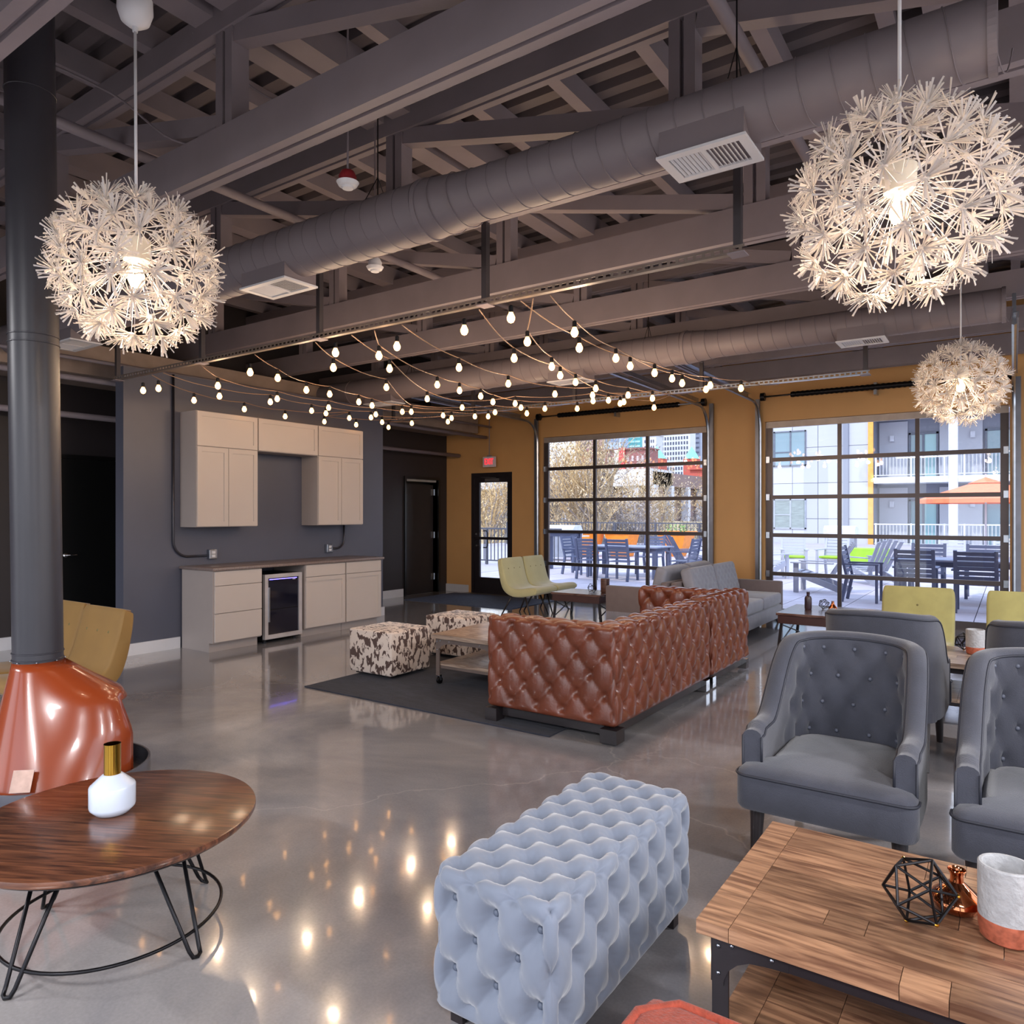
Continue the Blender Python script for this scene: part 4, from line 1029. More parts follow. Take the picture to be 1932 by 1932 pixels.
# ---- string lights
STR = [
 [(1084,620),(1162,670),(1235,698),(1268,709),(1340,722),(1398,728)],
 [(1093,650),(1189,685),(1287,718),(1332,730)],
 [(964,592),(995,638),(1041,686),(1086,716),(1124,728),(1185,741)],
 [(876,616),(970,670),(1057,703),(1148,751),(1231,747)],
 [(749,647),(866,688),(959,719),(1047,739),(1118,741),(1177,754)],
 [(715,665),(825,721),(867,732),(907,743),(930,754),(983,765),(1028,767),(1089,767)],
 [(633,659),(735,690),(806,748),(872,765),(972,757),(1119,752),(1170,757),(1234,765)],
 [(629,688),(729,726),(776,773),(934,774),(994,776)],
 [(472,697),(524,708),(578,731),(622,739),(677,754),(702,761),(759,773),(836,780),(896,782),(921,782)],
 [(411,723),(523,748),(620,765),(709,778),(852,785)],
 [(299,728),(414,743),(510,754),(588,771),(615,776),(700,784),(721,793),(845,792)],
 [(270,732),(366,751),(461,768),(538,782),(612,792),(659,785),(672,798),(733,803),(777,795)]]
bulb_m = me(MB().lathe([(.002, -.058), (.016, -.052), (.025, -.036), (.026, -.022), (.014, .004), (.012, .012)], 14)); bulb_m.materials.append(emis('filament_bulb', (1, .47, .14, 1), 5)); bulb_m.shade_smooth()
sock_m = me(MB().lathe([(.013, .008), (.015, .012), (.015, .045), (.009, .052)], 10)); sock_m.materials.append(M_blkmetal)
M_cable = mat('light_cable', (140, 112, 92), .5)
names = ['rightmost of all', 'second from the right', 'third from the right', 'fourth from the right', 'fifth from the right', 'sixth from the right', 'sixth from the left', 'fifth from the left', 'fourth from the left', 'third from the left', 'second from the left', 'leftmost of all']
for si, s_ in enumerate(STR):
    pts = [at_h(a, b, 2.735) for a, b in s_]; pts.sort(key=lambda v: v.y)
    pts = [p for p in pts if p.y < 8.3]
    t = thing('string_light', 'string of warm bare bulbs between the two slotted rails, %s' % names[si], 'string light', (pts[0].x, 3.87, 2.85), 0, 'warm bulb strings')
    O = t.location
    a0 = pts[0]; xs0 = max(-7.6, min(-1.2, a0.x-(pts[1].x-a0.x)*.15)); e0 = Vector((xs0, 3.87, 2.87)); e1 = Vector((max(-7.6, min(-1.1, pts[-1].x+.12)), 7.90, 2.87))
    cab = [e0]+[p+Vector((0, 0, .055)) for p in pts if p.y > 3.9 and p.y < 7.88]+[e1]
    fine = []
    for i in range(len(cab)-1):
        for k in range(6): f = k/6; q = cab[i].lerp(cab[i+1], f); q.z -= .03*math.sin(PI*f)*min(1, (cab[i+1]-cab[i]).length); fine.append(q)
    fine.append(cab[-1])
    obj('cable', MB().tube([q-O for q in fine], .0045, 5), M_cable, t, smooth=True)
    for p in pts:
        b_ = share('bulb', bulb_m, t, p-O); share('socket', sock_m, b_)
    for j in (0, 2, 4):
        if j < len(pts) and pts[j].x > -6.3:
            ld = bpy.data.lights.new('string_glow', 'POINT'); ld.energy = 3.2; ld.color = (1, .72, .48); ld.shadow_soft_size = .04
            lo = bpy.data.objects.new('string_glow', ld); C.objects.link(lo); lo.parent = t; lo.location = pts[j]-O+Vector((0, 0, -.1))
# ---- added linear fill lights, unseen behind and beside the camera, brighten the room
fi = 0
for x_, y_, lbl in ((-6.6, -1.6, 'behind the camera over the near left corner'), (-2.2, -2.2, 'behind the camera, middle of the room'), (1.6, -1.4, 'behind the camera, toward the right wall'), (2.9, 2.3, 'over the right side of the room, nearer one'), (2.9, 5.2, 'over the right side of the room, farther one')):
    t = thing('ceiling_light', 'long white linear ceiling light '+lbl, 'lamp', (x_, y_, 3.2), 0, 'linear ceiling lights beyond the frame')
    obj('housing', MB().box(-.7, .7, -.09, .09, .0, .06), M_white, t)
    obj('diffuser', MB().box(-.68, .68, -.075, .075, -.02, -.001), emis('led_diffuser', (1, .93, .86, 1), 4), t)
    for q in (-.5, .5): obj('hang_wire', MB().tube([(q, 0, .06), (q, 0, 1.15)], .003, 5), M_white, t)
    ld = bpy.data.lights.new('led', 'AREA'); ld.shape = 'RECTANGLE'; ld.size = 1.3; ld.size_y = .14; ld.energy = 100; ld.color = (.98, .97, 1)
    lo = bpy.data.objects.new('led', ld); C.objects.link(lo); lo.parent = t; lo.location = (0, 0, -.03)

# ---- loose cables under the roof
def cable(label, pts):
    P_ = [Vector(p) for p in pts]; o = []
    for i in range(len(P_)-1):
        a, b, c, d_ = P_[max(i-1, 0)], P_[i], P_[i+1], P_[min(i+2, len(P_)-1)]
        for k in range(6):
            f = k/6; o.append(.5*((2*b)+(c-a)*f+(2*a-5*b+4*c-d_)*f*f+(3*b-a-3*c+d_)*f**3))
    o.append(P_[-1]); tag(obj('ceiling_cable', MB().tube(o, .007, 6), M_beam, smooth=True), label, 'cable')
cable('grey cable sagging under the roof behind the left pendant lamp cord', [(-4.9, 1.9, 4.28), (-4.5, 2.25, 4.05), (-4.1, 2.4, 3.72), (-3.8, 2.55, 3.70), (-3.4, 2.9, 4.0), (-3.3, 3.6, 4.29)])
cable('grey cable loop beside the pair of girders at the top of the photo', [(-3.9, 2.4, 4.28), (-3.75, 2.75, 4.05), (-3.55, 3.0, 4.02), (-3.4, 3.3, 4.28)])
# ================================================================= OUTSIDE: PATIO
M_pav = mat('lavender_paver', (176, 168, 178), .7, var=.06, scale=3, obrand=.06)
M_pav2 = mat('far_paver', (172, 165, 174), .7, var=.08, scale=.6)
pt_ = sempty('patio_floor', (0, 11.26, 0))
obj('bed', MB().box(-22, 14, 0, 28.5, -.3, -.045), M_pav2, pt_)
pv = me(MB().box(-.444, .444, -.444, .444, -.04, -.004)); pv.materials.append(M_pav)
for i in range(-12, 4):
    for j in range(0, 11): share('paver', pv, pt_, (i*.9, .46+j*.9, 0))
obj('far_paving', MB().box(-22, -11.3, .0, 28.5, -.044, -.006).box(3.2, 14, 0, 28.5, -.044, -.006).box(-11.26, 3.16, 9.95, 28.5, -.044, -.006), M_pav2, pt_)
struct('ground', MB().box(-400, 300, 39.9, 600, -3.2, -3).box(-400, -22.1, -60, 39.9, -3.2, -3).box(14.1, 300, -60, 39.9, -1.2, -1).box(-22.1, 14.1, -60, -3.9, -1.2, -1), mat('dry_ground', (128, 118, 98), .9, var=.2, scale=.1))
struct('hillside', MB().add([(-120, 40, -3), (-14, 40, -3), (-14, 70, .6), (-120, 70, 1.5), (-14, 75, .6), (-120, 75, 1.5)], [(0, 1, 2, 3), (3, 2, 4, 5)]), mat('dry_grass', (160, 140, 104), .95, var=.3, scale=.8, bump=.5, bscale=3))
# railings
M_rail = mat('rail_paint', (70, 72, 84), .5)
def railing(label, a, b, h0, h1, sp, col=None, post=2.0):
    a = Vector(a); b = Vector(b); L = (b-a).length; d = (b-a)/L
    t = thing('railing', label, 'railing', a); col = col or M_rail
    obj('top_rail', MB().bar((0, 0, h1), tuple(d*L+Vector((0, 0, h1))), .05, .05), col, t)
    obj('bottom_rail', MB().bar((0, 0, h0), tuple(d*L+Vector((0, 0, h0))), .04, .04), col, t)
    m_ = MB(); k = sp
    while k < L: m_.bar(d*k+Vector((0, 0, h0)), d*k+Vector((0, 0, h1)), .022, .022, up=(0, 1, 0)); k += sp
    obj('balusters', m_, col, t, kind='stuff'); k = 0
    while k <= L+.01: obj('post', MB().bar(d*k+Vector((0, 0, 0)), d*k+Vector((0, 0, h1)), .07, .07, up=(0, 1, 0)), col, t); k += post
    return t
railing('dark metal railing outside the glazed exit door', (-17, 17.5, 0), (-10.4, 17.5, 0), .12, 1.07, .13)
railing('dark railing along the far patio edge behind the orange planters', (-21, 30, 0), (-9.5, 30, 0), .12, 1.1, .16)
# patio chairs
M_blue = mat('navy_slat', (74, 82, 112), .55, var=.06)
M_greyslat = mat('pale_grey_slat', (176, 178, 190), .6, var=.05)
def patio_chair(label, loc, rz, col, group='slatted patio chairs'):
    t = thing('patio_chair', label, 'chair', loc, rz, group)
    for k in range(5): share('seat_slat', SEAT[col.name], t, (0, -.2+k*.1, .43))
    for k in range(6): share('back_slat', BACK[col.name], t, (0, .235+.018*k, .50+k*.075), (math.radians(-12), 0, 0))
    for s_ in (-1, 1):
        obj('leg', MB().bar((s_*.26, -.24, 0), (s_*.26, -.24, .64), .05, .04, up=(0, 1, 0)), col, t)
        obj('leg', MB().bar((s_*.26, .30, 0), (s_*.26, .22, .42), .05, .05, up=(0, 1, 0)).bar((s_*.26, .22, .42), (s_*.26, .34, .95), .05, .04, up=(0, 1, 0)), col, t)
        obj('armrest', MB().box(s_*.28-.035, s_*.28+.035, -.27, .28, .635, .66), col, t)
    return t
SEAT = {}; BACK = {}
for c_ in (M_blue, M_greyslat):
    a = me(MB().box(-.24, .24, -.042, .042, -.01, .01)); a.materials.append(c_); SEAT[c_.name] = a
    a = me(MB().box(-.235, .235, -.01, .01, 0, .058)); a.materials.append(c_); BACK[c_.name] = a
c1 = patio_chair('navy slatted patio chair, nearest with its back to the left glazed door', (-7.3, 15.0, 0), PI, M_blue)
for lb, loc, rz in (('navy slatted patio chair left of the nearest one, back to the left glazed door', (-8.1, 15.05, 0), PI),
    ('navy patio chair at the left end of the dining table outside the left door', (-9.0, 15.95, 0), PI/2),
    ('navy patio chair at the right end of the dining table outside the left door', (-6.2, 15.85, 0), -PI/2),
    ('navy patio chair on the far side of the dining table outside the left door', (-7.5, 16.95, 0), 0),
    ('navy slatted patio chair left of two with backs to the right glazed door', (-1.28, 13.35, 0), PI),
    ('navy slatted patio chair right of two with backs to the right glazed door', (-.46, 13.2, 0), PI),
    ('navy patio chair at the left end of the table outside the right door', (-2.12, 13.75, 0), PI/2),
    ('navy patio chair on the far left side of the table outside the right door', (-1.3, 15.35, 0), 0),
    ('navy patio chair on the far right side of the table outside the right door', (-.42, 15.35, 0), 0)): dup(c1, loc, rz, lb)
c2 = patio_chair('pale grey patio chair with a green cushion, left of the pair', (-4.35, 18.3, 0), .3, M_greyslat)
obj('seat_cushion', MB().box(-.23, .23, -.22, .2, .45, .50), mat('lime_cushion', (150, 190, 50), .8), c2, bev=.015)
dup(c2, (-3.55, 18.6, 0), -.2, 'pale grey patio chair with a green cushion, right of the pair')
patio_chair('pale grey patio chair far out beneath the orange parasol, left one', (-1.2, 20.0, 0), 0, M_greyslat)
patio_chair('pale grey patio chair far out beneath the orange parasol, right one', (-.1, 20.2, 0), 0, M_greyslat)
def patio_table(label, x0, x1, y0, y1, h=.74, col=None):
    col = col or M_blue; t = thing('patio_table', label, 'table', ((x0+x1)/2, (y0+y1)/2, 0)); a = (x1-x0)/2; b = (y1-y0)/2
    n_ = max(4, int(2*b/.11)); w_ = 2*b/n_
    for k in range(n_): obj('slat', MB().box(-a, a, -b+k*w_+.004, -b+(k+1)*w_-.004, h-.03, h), mat('table_slat', (120, 126, 150), .5), t)
    for sx_ in (-1, 1):
        for sy_ in (-1, 1): obj('leg', MB().box(sx_*(a-.1)-.05, sx_*(a-.1)+.05, sy_*(b-.1)-.05, sy_*(b-.1)+.05, 0, h-.03), col, t)
    obj('apron', MB().box(-a+.08, a-.08, -b+.08, b-.08, h-.12, h-.031), col, t)
patio_table('navy slatted dining table outside the left glazed door', -8.55, -6.65, 15.45, 16.45)
patio_table('navy slatted dining table outside the right glazed door', -1.72, .9, 13.85, 14.85)
patio_table('tall navy bar table at the left edge of the left glazed door', -10.6, -9.5, 16.7, 17.2, 1.02)
def adirondack(label, loc, rz, col):
    t = thing('adirondack_chair', label, 'chair', loc, rz, 'slatted lounge chairs')
    for k in range(5):
        x = (k-2)*.11
        obj('back_slat', MB().bar((x, .22, .28), (x*1.25, .62, .98-.03*abs(k-2)), .09, .018, up=(0, 1, 0)), col, t)
    for k in range(5): obj('seat_slat', MB().bar((-.27, -.35+k*.12, .40-k*.028), (.27, -.35+k*.12, .40-k*.028), .1, .018), col, t)
    for s_ in (-1, 1):
        obj('armrest', MB().box(s_*.33-.06, s_*.33+.06, -.42, .34, .56, .58), col, t)
        obj('leg', MB().box(s_*.30-.02, s_*.30+.02, -.38, -.29, 0, .56), col, t)
        obj('leg', MB().bar((s_*.30, -.3, .36), (s_*.30, .55, .04), .03, .11), col, t)
adirondack('navy slatted lounge chair right of the left dining table', (-6.95, 18.2, 0), 2.4, M_blue)
adirondack('white slatted lounge chair at the left edge of the right glazed door', (-4.75, 17.4, 0), 2.7, M_greyslat)
adirondack('low grey slatted lounge chair reclining to the right, outside the right door', (-3.1, 14.9, 0), -PI/2, mat('mid_grey_slat', (140, 144, 160), .6))
adirondack('upright grey lounge chair behind the reclining one', (-2.55, 17.3, 0), -2.3, mat('mid_grey_slat', (116, 120, 136), .6))
def planter(label, loc, w0, w1, h, plant, rz=0):
    t = thing('planter', label, 'planter', loc, rz, 'orange tapered planters'); m_ = mat('orange_planter', (236, 140, 40), .5)
    a, b = w0/2, w1/2; t_ = .04
    m2 = MB().add([(-a,-a,0),(a,-a,0),(a,a,0),(-a,a,0),(-b,-b,h),(b,-b,h),(b,b,h),(-b,b,h),(-b+t_,-b+t_,h),(b-t_,-b+t_,h),(b-t_,b-t_,h),(-b+t_,b-t_,h),(-b+t_,-b+t_,h-.12),(b-t_,-b+t_,h-.12),(b-t_,b-t_,h-.12),(-b+t_,b-t_,h-.12)],
        [(0,3,2,1),(0,1,5,4),(1,2,6,5),(2,3,7,6),(3,0,4,7),(4,5,9,8),(5,6,10,9),(6,7,11,10),(7,4,8,11),(8,9,13,12),(9,10,14,13),(10,11,15,14),(11,8,12,15)])
    obj('pot', m2, m_, t); obj('rim', MB().box(-b-.02, b+.02, -b-.02, -b, h-.06, h+.005).box(-b-.02, b+.02, b, b+.02, h-.06, h+.005).box(-b-.02, -b, -b, b, h-.06, h+.005).box(b, b+.02, -b, b, h-.06, h+.005), m_, t)
    obj('soil', MB().box(-b+t_, b-t_, -b+t_, b-t_, h-.13, h-.1), mat('soil', (70, 54, 44), .9), t)
    if plant:
        rg = random.Random(5); f = MB()
        for c_ in (-.22, .26):
            for k in range(90):
                p = Vector((c_+rg.gauss(0, .11), rg.gauss(0, .11), h+rg.uniform(-.05, .22))); d_ = Vector((rg.uniform(-1, 1), rg.uniform(-1, 1), rg.uniform(0, 1))).normalized()*.07; q = d_.cross(Vector((0, 0, 1))).normalized()*.025
                f.add([p, p+d_*.5+q, p+d_, p+d_*.5-q], [(0, 1, 2, 3)])
        obj('foliage', f, mat('fresh_green', (120, 160, 84), .7), t, kind='stuff')
planter('wide orange planter behind the left dining table', (-12.7, 22.9, 0), .8, 1.15, .88, False)
planter('orange planter just right of the wide one', (-11.5, 23.6, 0), .6, .95, .86, False)
planter('orange flared planter with green tufts near the right jamb of the left door', (-9.9, 24.7, 0), .5, 1.1, .88, True)
t = thing('green_bench', 'lime green box bench on the patio beyond the right door', 'bench', (-3.45, 23.5, 0))
obj('box', MB().box(-.5, .5, -.25, .25, .06, .5), mat('lime_paint', (150, 196, 54), .5), t, bev=.02); obj('plinth', MB().box(-.46, .46, -.21, .21, 0, .07), M_rail, t)
def grill(label, loc, w_, h_):
    t = thing('covered_grill', label, 'grill', loc); m_ = mat('white_cover', (200, 204, 216), .5)
    obj('lid', MB().prism([(-.32, h_-.32), (.32, h_-.32), (.32, h_-.18), (.2, h_), (-.2, h_), (-.32, h_-.1)], 'x', -w_/2, w_/2), m_, t, bev=.02)
    obj('cart', MB().box(-w_/2+.04, w_/2-.04, -.26, .26, .1, h_-.33), mat('grill_grey', (140, 144, 158), .4), t)
    for a in (-1, 1): obj('wheel', MB().tube([(a*(w_/2-.1)-.02, -.2, .08), (a*(w_/2-.1)+.02, -.2, .08)], .08, 14), M_blkmetal, t)
    obj('side_shelf', MB().box(-w_/2-.3, w_/2+.3, -.25, .2, h_-.36, h_-.33), m_, t)
grill('white covered grill at the left edge outside the left door', (-12.2, 20.5, 0), 1.3, 1.14)
grill('white covered grill outside the right door, left of the orange strip', (-4.6, 25.5, 0), .95, 1.12)
# parasol
t = thing('parasol', 'orange patio parasol at the right edge outside the right door', 'parasol', (-.72, 28, 0)); Mo = mat('orange_canvas', (238, 120, 78), .7)
R_ = 1.95
for k in range(8):
    a0, a1 = 2*PI*k/8, 2*PI*(k+1)/8
    p0 = Vector((R_*math.cos(a0), R_*math.sin(a0), 1.98)); p1 = Vector((R_*math.cos(a1), R_*math.sin(a1), 1.98)); q0 = Vector((.35*math.cos(a0), .35*math.sin(a0), 2.52)); q1 = Vector((.35*math.cos(a1), .35*math.sin(a1), 2.52))
    d0 = Vector((0, 0, -.13)); e = Vector((0, 0, -.008))
    obj('canopy_panel', MB().add([p0, p1, q1, q0, p0+e, p1+e, q1+e, q0+e, p0+d0, p1+d0], [(0, 1, 2, 3), (7, 6, 5, 4), (0, 8, 9, 1), (0, 3, 7, 4), (1, 5, 6, 2)]), Mo, t)
    obj('rib', MB().bar(p0+Vector((0, 0, -.02)), q0+Vector((0, 0, -.02)), .015, .015), M_greyslat, t)
obj('top_vent', MB().lathe([(.5, 2.5), (.05, 2.68), (.01, 2.7)], 8, cap=False), Mo, t)
obj('pole', MB().tube([(0, 0, .05), (0, 0, 2.8)], .03, 10), M_greyslat, t); obj('base', MB().lathe([(.3, 0), (.3, .05), (.05, .08)], 20), M_greyslat, t)
# ================================================================= RESIDENTIAL BUILDING
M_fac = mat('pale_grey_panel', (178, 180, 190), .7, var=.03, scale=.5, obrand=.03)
M_fac2 = mat('shadow_grey_panel', (128, 132, 146), .7, var=.03, scale=.5)  # darker grey of the main wall and downspout
M_win = mat('window_glass', (120, 146, 158), .08, var=.2, scale=.3, spec=.8)
M_wf = mat('window_frame_grey', (96, 102, 116), .5)
M_bw = mat('balcony_white', (196, 198, 208), .6)
b_ = thing('apartment_building', 'pale grey apartment block with balconies across the patio, seen through the right door', 'building', (0, 40, 0))
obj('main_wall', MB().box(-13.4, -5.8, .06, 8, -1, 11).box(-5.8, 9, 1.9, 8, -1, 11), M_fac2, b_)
for i in range(6):
    for j in range(6):
        x0 = -13.4+i*1.27; z0 = -.6+j*1.86
        obj('panel', MB().box(x0+.012, x0+1.258, 0, .06, z0+.012, z0+1.848), M_fac, b_)
for z0, z1, bl in ((4.03, 5.9, 0), (.72, 2.3, 1)):
    w_ = obj('window', MB().box(-11.1, -8.9, -.06, .0, z0, z0+.07).box(-11.1, -8.9, -.06, 0, z1-.07, z1).box(-11.1, -11.03, -.06, 0, z0, z1).box(-8.97, -8.9, -.06, 0, z0, z1).box(-10.55, -10.47, -.06, 0, z0, z1).box(-9.72, -9.64, -.06, 0, z0, z1).box(-10.47, -9.72, -.06, 0, z0+.72, z0+.78), M_wf if not bl else mat('light_frame', (150, 156, 166), .5), b_)
    for a, c in ((-11.03, -10.55), (-10.47, -9.72), (-9.64, -8.97)): obj('pane', MB().box(a, c, -.03, -.01, z0+.07, z1-.07), M_win if not bl else mat('blind_glass', (124, 136, 136), .3, var=.25, scale=3, stretch=(1, 1, 6)), w_)
obj('downspout', MB().box(-7.1, -6.85, -.14, .0, -.5, 11), M_fac2, b_)
obj('orange_strip', MB().box(-5.95, -5.72, -.1, .05, -.5, 11), mat('amber_strip', (226, 158, 72), .6), b_, label='amber vertical strip')
for k, (z0, z1) in enumerate(((-.35, -.05), (3.02, 3.32), (6.35, 6.65), (9.6, 9.9))):
    obj('balcony_slab', MB().box(-5.7, 9, -.05, 1.9, z0, z1), M_bw, b_)
obj('column', MB().box(-2.5, -2.12, -.1, .25, -.5, 11), M_bw, b_); obj('column', MB().box(3.4, 3.8, -.1, .25, -.5, 11), M_bw, b_)
for z in (-.05, 3.32, 6.65):
    m_ = MB().box(-5.7, 9, .0, .05, z+1.02, z+1.08).box(-5.7, 9, .0, .05, z+.08, z+.12)
    obj('balcony_rail', m_, M_bw, b_); m_ = MB(); x = -5.6
    while x < 9: m_.box(x, x+.035, .01, .04, z+.12, z+1.02); x += .15
    obj('balusters', m_, mat('baluster_grey', (170, 172, 184), .6), b_, kind='stuff')
    for x in (-5.65, -4.1, -2.7, -1.9, -.4, 1.4): obj('rail_post', MB().box(x, x+.07, -.01, .06, z, z+1.1), M_bw, b_)
    obj('light_panel', MB().box(-5.7, -4.4, 1.8, 1.9, z, z+2.9).box(-3.0, -1.2, 1.8, 1.9, z, z+2.9).box(1.6, 4, 1.8, 1.9, z, z+2.9), M_fac, b_)
    for x0, x1 in ((-4.35, -3.05), (-1.1, 1.4)):
        w_ = obj('balcony_door', MB().box(x0, x1, 1.78, 1.88, z+2.2, z+2.3).box(x0, x0+.09, 1.78, 1.88, z, z+2.3).box(x1-.09, x1, 1.78, 1.88, z, z+2.3).box((x0+x1)/2-.05, (x0+x1)/2+.05, 1.78, 1.88, z, z+2.2), M_wf, b_)
        obj('pane', MB().box(x0+.09, (x0+x1)/2-.05, 1.84, 1.86, z, z+2.2), M_win, w_); obj('pane', MB().box((x0+x1)/2+.05, x1-.09, 1.84, 1.86, z, z+2.2), mat('teal_glass', (150, 186, 190), .1, var=.15, scale=.5), w_)
    for x in (-5.1, -1.6): obj('wall_lamp', MB().box(x-.1, x+.1, 1.65, 1.8, z+1.9, z+2.2), M_bw, b_)
# ================================================================= CITY BEHIND
def wins(m_, x0, x1, z0, z1, nx_, nz_, fx_, fz_, y=-.1):
    dx_, dz_ = (x1-x0)/nx_, (z1-z0)/nz_
    for i in range(nx_):
        for j in range(nz_): m_.box(x0+dx_*(i+.5-fx_/2), x0+dx_*(i+.5+fx_/2), y, y+.08, z0+dz_*(j+.5-fz_/2), z0+dz_*(j+.5+fz_/2))
    return m_
def tower(label, xa, xb, ytop, Y, col, wn=None, wcol=None, name='city_building', depth=5, z0=-3):
    a = at_y(xa, ytop, Y); c = at_y(xb, ytop, Y); h = (a.z+c.z)/2
    t = thing(name, label, 'building', ((a.x+c.x)/2, Y, 0)); w_ = (c.x-a.x)/2
    obj('walls', MB().box(-w_, w_, 0, depth, z0, h), col, t)
    obj('cornice', MB().box(-w_-.3, w_+.3, -.4, depth, h, h+.25), col, t)
    if wn: obj('windows', wins(MB(), -w_+.5, w_-.5, z0+2, h-.8, wn[0], wn[1], wn[2], wn[3]), wcol, t, kind='stuff')
    return t, w_, h
M_dw = mat('dark_window', (84, 84, 104), .3)
tower('white high-rise with a grid of dark windows, seen through the left door', 1240, 1302, 770, 230, mat('white_stone', (206, 206, 214), .8), (11, 22, .5, .6), M_dw)
tower('narrow white high-rise at the right edge of the left door', 1326, 1350, 770, 210, mat('white_stone', (206, 206, 214), .8), (3, 20, .4, .6), M_dw)
tower('grey high-rise between the two white ones', 1300, 1322, 800, 240, mat('grey_stone', (164, 168, 184), .8), (8, 20, .5, .4), M_dw)
tower('white lower tower left of the white high-rise', 1212, 1238, 822, 200, mat('white_stone', (206, 206, 214), .8), (5, 14, .5, .5), M_dw)
tower('teal glass tower above the brick building', 1174, 1211, 790, 210, mat('teal_tower', (96, 164, 168), .3), (3, 22, .9, .4), mat('pale_teal', (176, 216, 214), .3))
tower('pale blue-grey tower left of the teal glass tower', 1124, 1172, 812, 200, mat('bluegrey_tower', (158, 176, 200), .6), (2, 6, .85, .3), mat('blue_band', (120, 140, 172), .5))
tower('pink-brown building at the upper left of the left door', 1086, 1120, 822, 150, mat('pink_brick', (190, 140, 144), .8), (7, 12, .5, .6), mat('pink_window', (140, 100, 112), .6))
tt, w_, h_ = tower('long brick warehouse with a red and white mural', 1088, 1222, 850, 130, mat('brick_wall', (150, 98, 96), .85, var=.12, scale=2), (14, 7, .45, .5), mat('warehouse_window', (196, 176, 176), .6))
mx_ = at_y(1170, 850, 130).x-tt.location.x
obj('mural', MB().box(mx_-1.1, mx_-.1, -.4, -.1, 9, h_), mat('mural_white', (226, 220, 222), .6), tt); obj('mural', MB().box(mx_-.1, mx_+1.2, -.5, -.1, 7.5, h_+.4), mat('mural_red', (226, 70, 74), .6), tt)
tt, w_, h_ = tower('red brick building right of the concrete arcade', 1302, 1338, 886, 110, mat('red_brick', (190, 92, 80), .85), (3, 6, .5, .5), M_dw)
for px_, py_ in ((1239, 842), (1305, 843)):
    p = at_y(px_, py_, 150); q = at_y(px_, 866, 150)
    s_ = thing('steeple', 'green copper steeple, %s of the two' % ('left' if px_ < 1300 else 'right'), 'steeple', (p.x, 150, 0)); k = 1.9 if px_ < 1300 else 1.5
    obj('spire', MB().lathe([(k*1.15, q.z), (k*.7, q.z+(p.z-q.z)*.45), (.05, p.z)], 4, cap=False), mat('copper_green', (132, 196, 176), .6), s_); obj('tower', MB().box(-k*.9, k*.9, -k*.9, k*.9, -3, q.z), mat('red_brick', (190, 92, 80), .85), s_)
# concrete arcade / viaduct
t = thing('concrete_arcade', 'pale concrete arcade with tall arches beyond the trees', 'structure', (0, 80, 0)); Mc = mat('pale_concrete', (206, 204, 210), .8)
cols = [-62, -57, -51.8, -47.0, -42.2, -37.2, -35.2]
obj('deck_beam', MB().box(-64, -35, -.6, 6, 4.9, 6.9), Mc, t)
obj('back_wall', MB().box(-64, -35.4, 3, 4, -3, 5), mat('brown_infill', (140, 116, 112), .9, var=.15, scale=.6), t)
for i, c in enumerate(cols):
    obj('pier', MB().box(c-.5, c+.5, -.3, 1, -3, 5), Mc, t)
    if i < len(cols)-2:
        w2 = cols[i+1]-c; pts = [(c+.5, 5), (c+.5, 3.6)]
        for k in range(6): a = PI/2*k/5; pts.append((c+.5+1.1*(1-math.cos(a)), 3.6+1.2*math.sin(a)))
        pts += [(c+w2-1.6, 4.8)]
        for k in range(1, 6): a = PI/2*k/5; pts.append((c+w2-1.6+1.1*math.sin(a), 4.8-1.2*(1-math.cos(a))))
        pts += [(c+w2-.5, 5)]
        obj('arch', MB().prism(pts, 'y', -.3, 1), Mc, t)
obj('side_wing', MB().box(-36, -35, 0, 30, 4.9, 6.6).box(-36.6, -36, 1, 30, -3, 4.9), mat('brown_infill', (140, 116, 112), .9), t)
for k in range(5): obj('pier', MB().box(-35.6, -34.7, 5+k*5.5, 5.9+k*5.5, -3, 5), Mc, t)
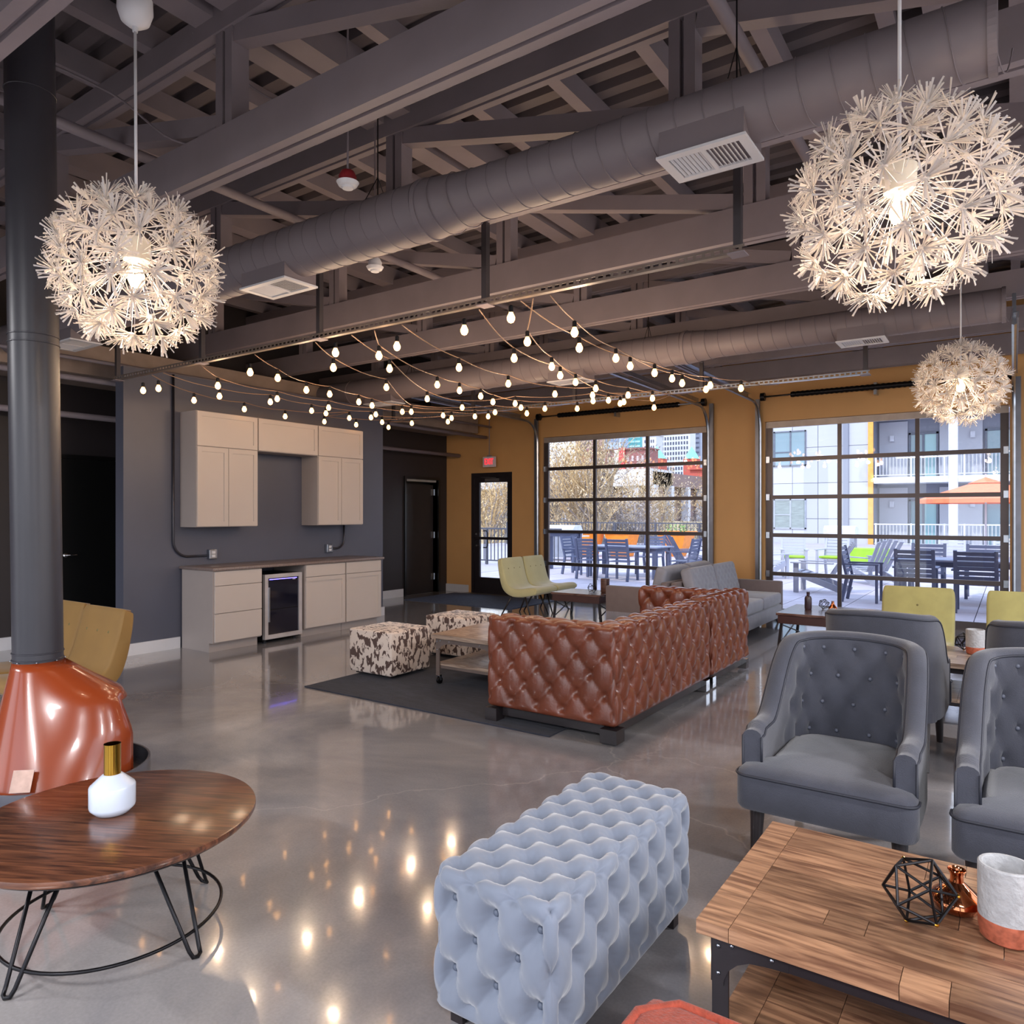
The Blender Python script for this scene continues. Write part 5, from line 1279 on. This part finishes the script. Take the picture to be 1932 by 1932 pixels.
# ================================================================= BARE TREES
def tree(label, loc, H_, W2, seed, col, ntw=900, lf=0):
    rg = random.Random(seed); t = thing('bare_tree', label, 'tree', loc, 0, 'bare winter trees and scrub')
    tr = MB(); tw = MB(); tips = []
    def grow(p, d, L, r, lev):
        pts = [p]; q = p.copy(); dd = d.copy()
        for k in range(4): dd = (dd+Vector((rg.uniform(-.22, .22), rg.uniform(-.22, .22), rg.uniform(-.05, .18)))).normalized(); q = q+dd*L/4; pts.append(q.copy())
        (tr if lev < 2 else tw).tube(pts, [r*(1-.14*k) for k in range(5)], 5 if lev < 2 else 3, caps=False)
        if lev >= 4: tips.append(q); return
        for k in range(rg.choice((3, 4))):
            b = pts[rg.randint(1, 4)]; nd = (dd+Vector((rg.uniform(-1, 1), rg.uniform(-1, 1), rg.uniform(-.2, .6)))*.85).normalized(); grow(b, nd, L*rg.uniform(.5, .75), r*.52, lev+1)
    for _ in range(3): grow(Vector((rg.uniform(-.3, .3)*W2, rg.uniform(-.3, .3), 0)), Vector((rg.uniform(-.4, .4), rg.uniform(-.3, .3), 1)).normalized(), H_*.42, .09*H_/6, 0)
    for p in tips:
        for k in range(5):
            d_ = Vector((rg.uniform(-1, 1), rg.uniform(-1, 1), rg.uniform(-.5, .6))).normalized(); a = p+Vector((rg.gauss(0, .3), rg.gauss(0, .3), rg.gauss(0, .3))); q = d_.cross(Vector((0, 0, 1))).normalized()*.035
            tw.add([a, a+d_*.12+q, a+d_*.26, a+d_*.12-q], [(0, 1, 2, 3)])
    obj('trunk', tr, mat('tree_bark', (150, 140, 136), .9), t); obj('twigs', tw, col, t, kind='stuff')
Mt = [mat('tan_twig', (196, 176, 146), .9, var=.15), mat('grey_twig', (172, 162, 158), .9, var=.15), mat('ochre_twig', (206, 178, 134), .9, var=.15)]
tl = [(-20.2, 35.5, -2.6, 11), (-22.3, 39, -2.6, 11.5), (-18.6, 32.5, -2.6, 9.5), (-19, 34, -2.6, 7.5), (-22, 37, -2.6, 8.5), (-25.5, 33, -2.6, 8), (-18, 41, -2.8, 8), (-29, 38, -2.8, 9), (-21, 46, -2.6, 9), (-26, 44, -2.6, 9.5), (-16.6, 36, -2.6, 5.5), (-33, 44, -2.5, 9.5), (-23.8, 51, -2, 9), (-15.5, 47, -2.6, 6.5), (-30, 33, -2.7, 8), (-27.5, 29, -2.7, 6), (-36, 37, -2.7, 9), (-19.5, 55, -2, 8)]
wh = ['tall tangle at the left jamb of the left door', 'tall tangle behind the first', 'tall thin one before the arcade', 'nearest the exit door rail', 'left of the arcade', 'behind the exit door glass', 'before the arcade middle', 'far left', 'under the warehouse', 'tall, left of the warehouse', 'low, beside the green planter', 'farthest left of the grove', 'deep in the grove', 'beside the brick building', 'framed by the exit door', 'low scrub beyond the railing', 'beyond the railing at the far left', 'small, before the side wing']
for i, (x, y, z, h) in enumerate(tl): tree('bare %s tree or scrub outside, %s' % (('tan', 'greyish', 'ochre')[i % 3], wh[i]), (x, y, z), h, 5, 20+i, Mt[i % 3])
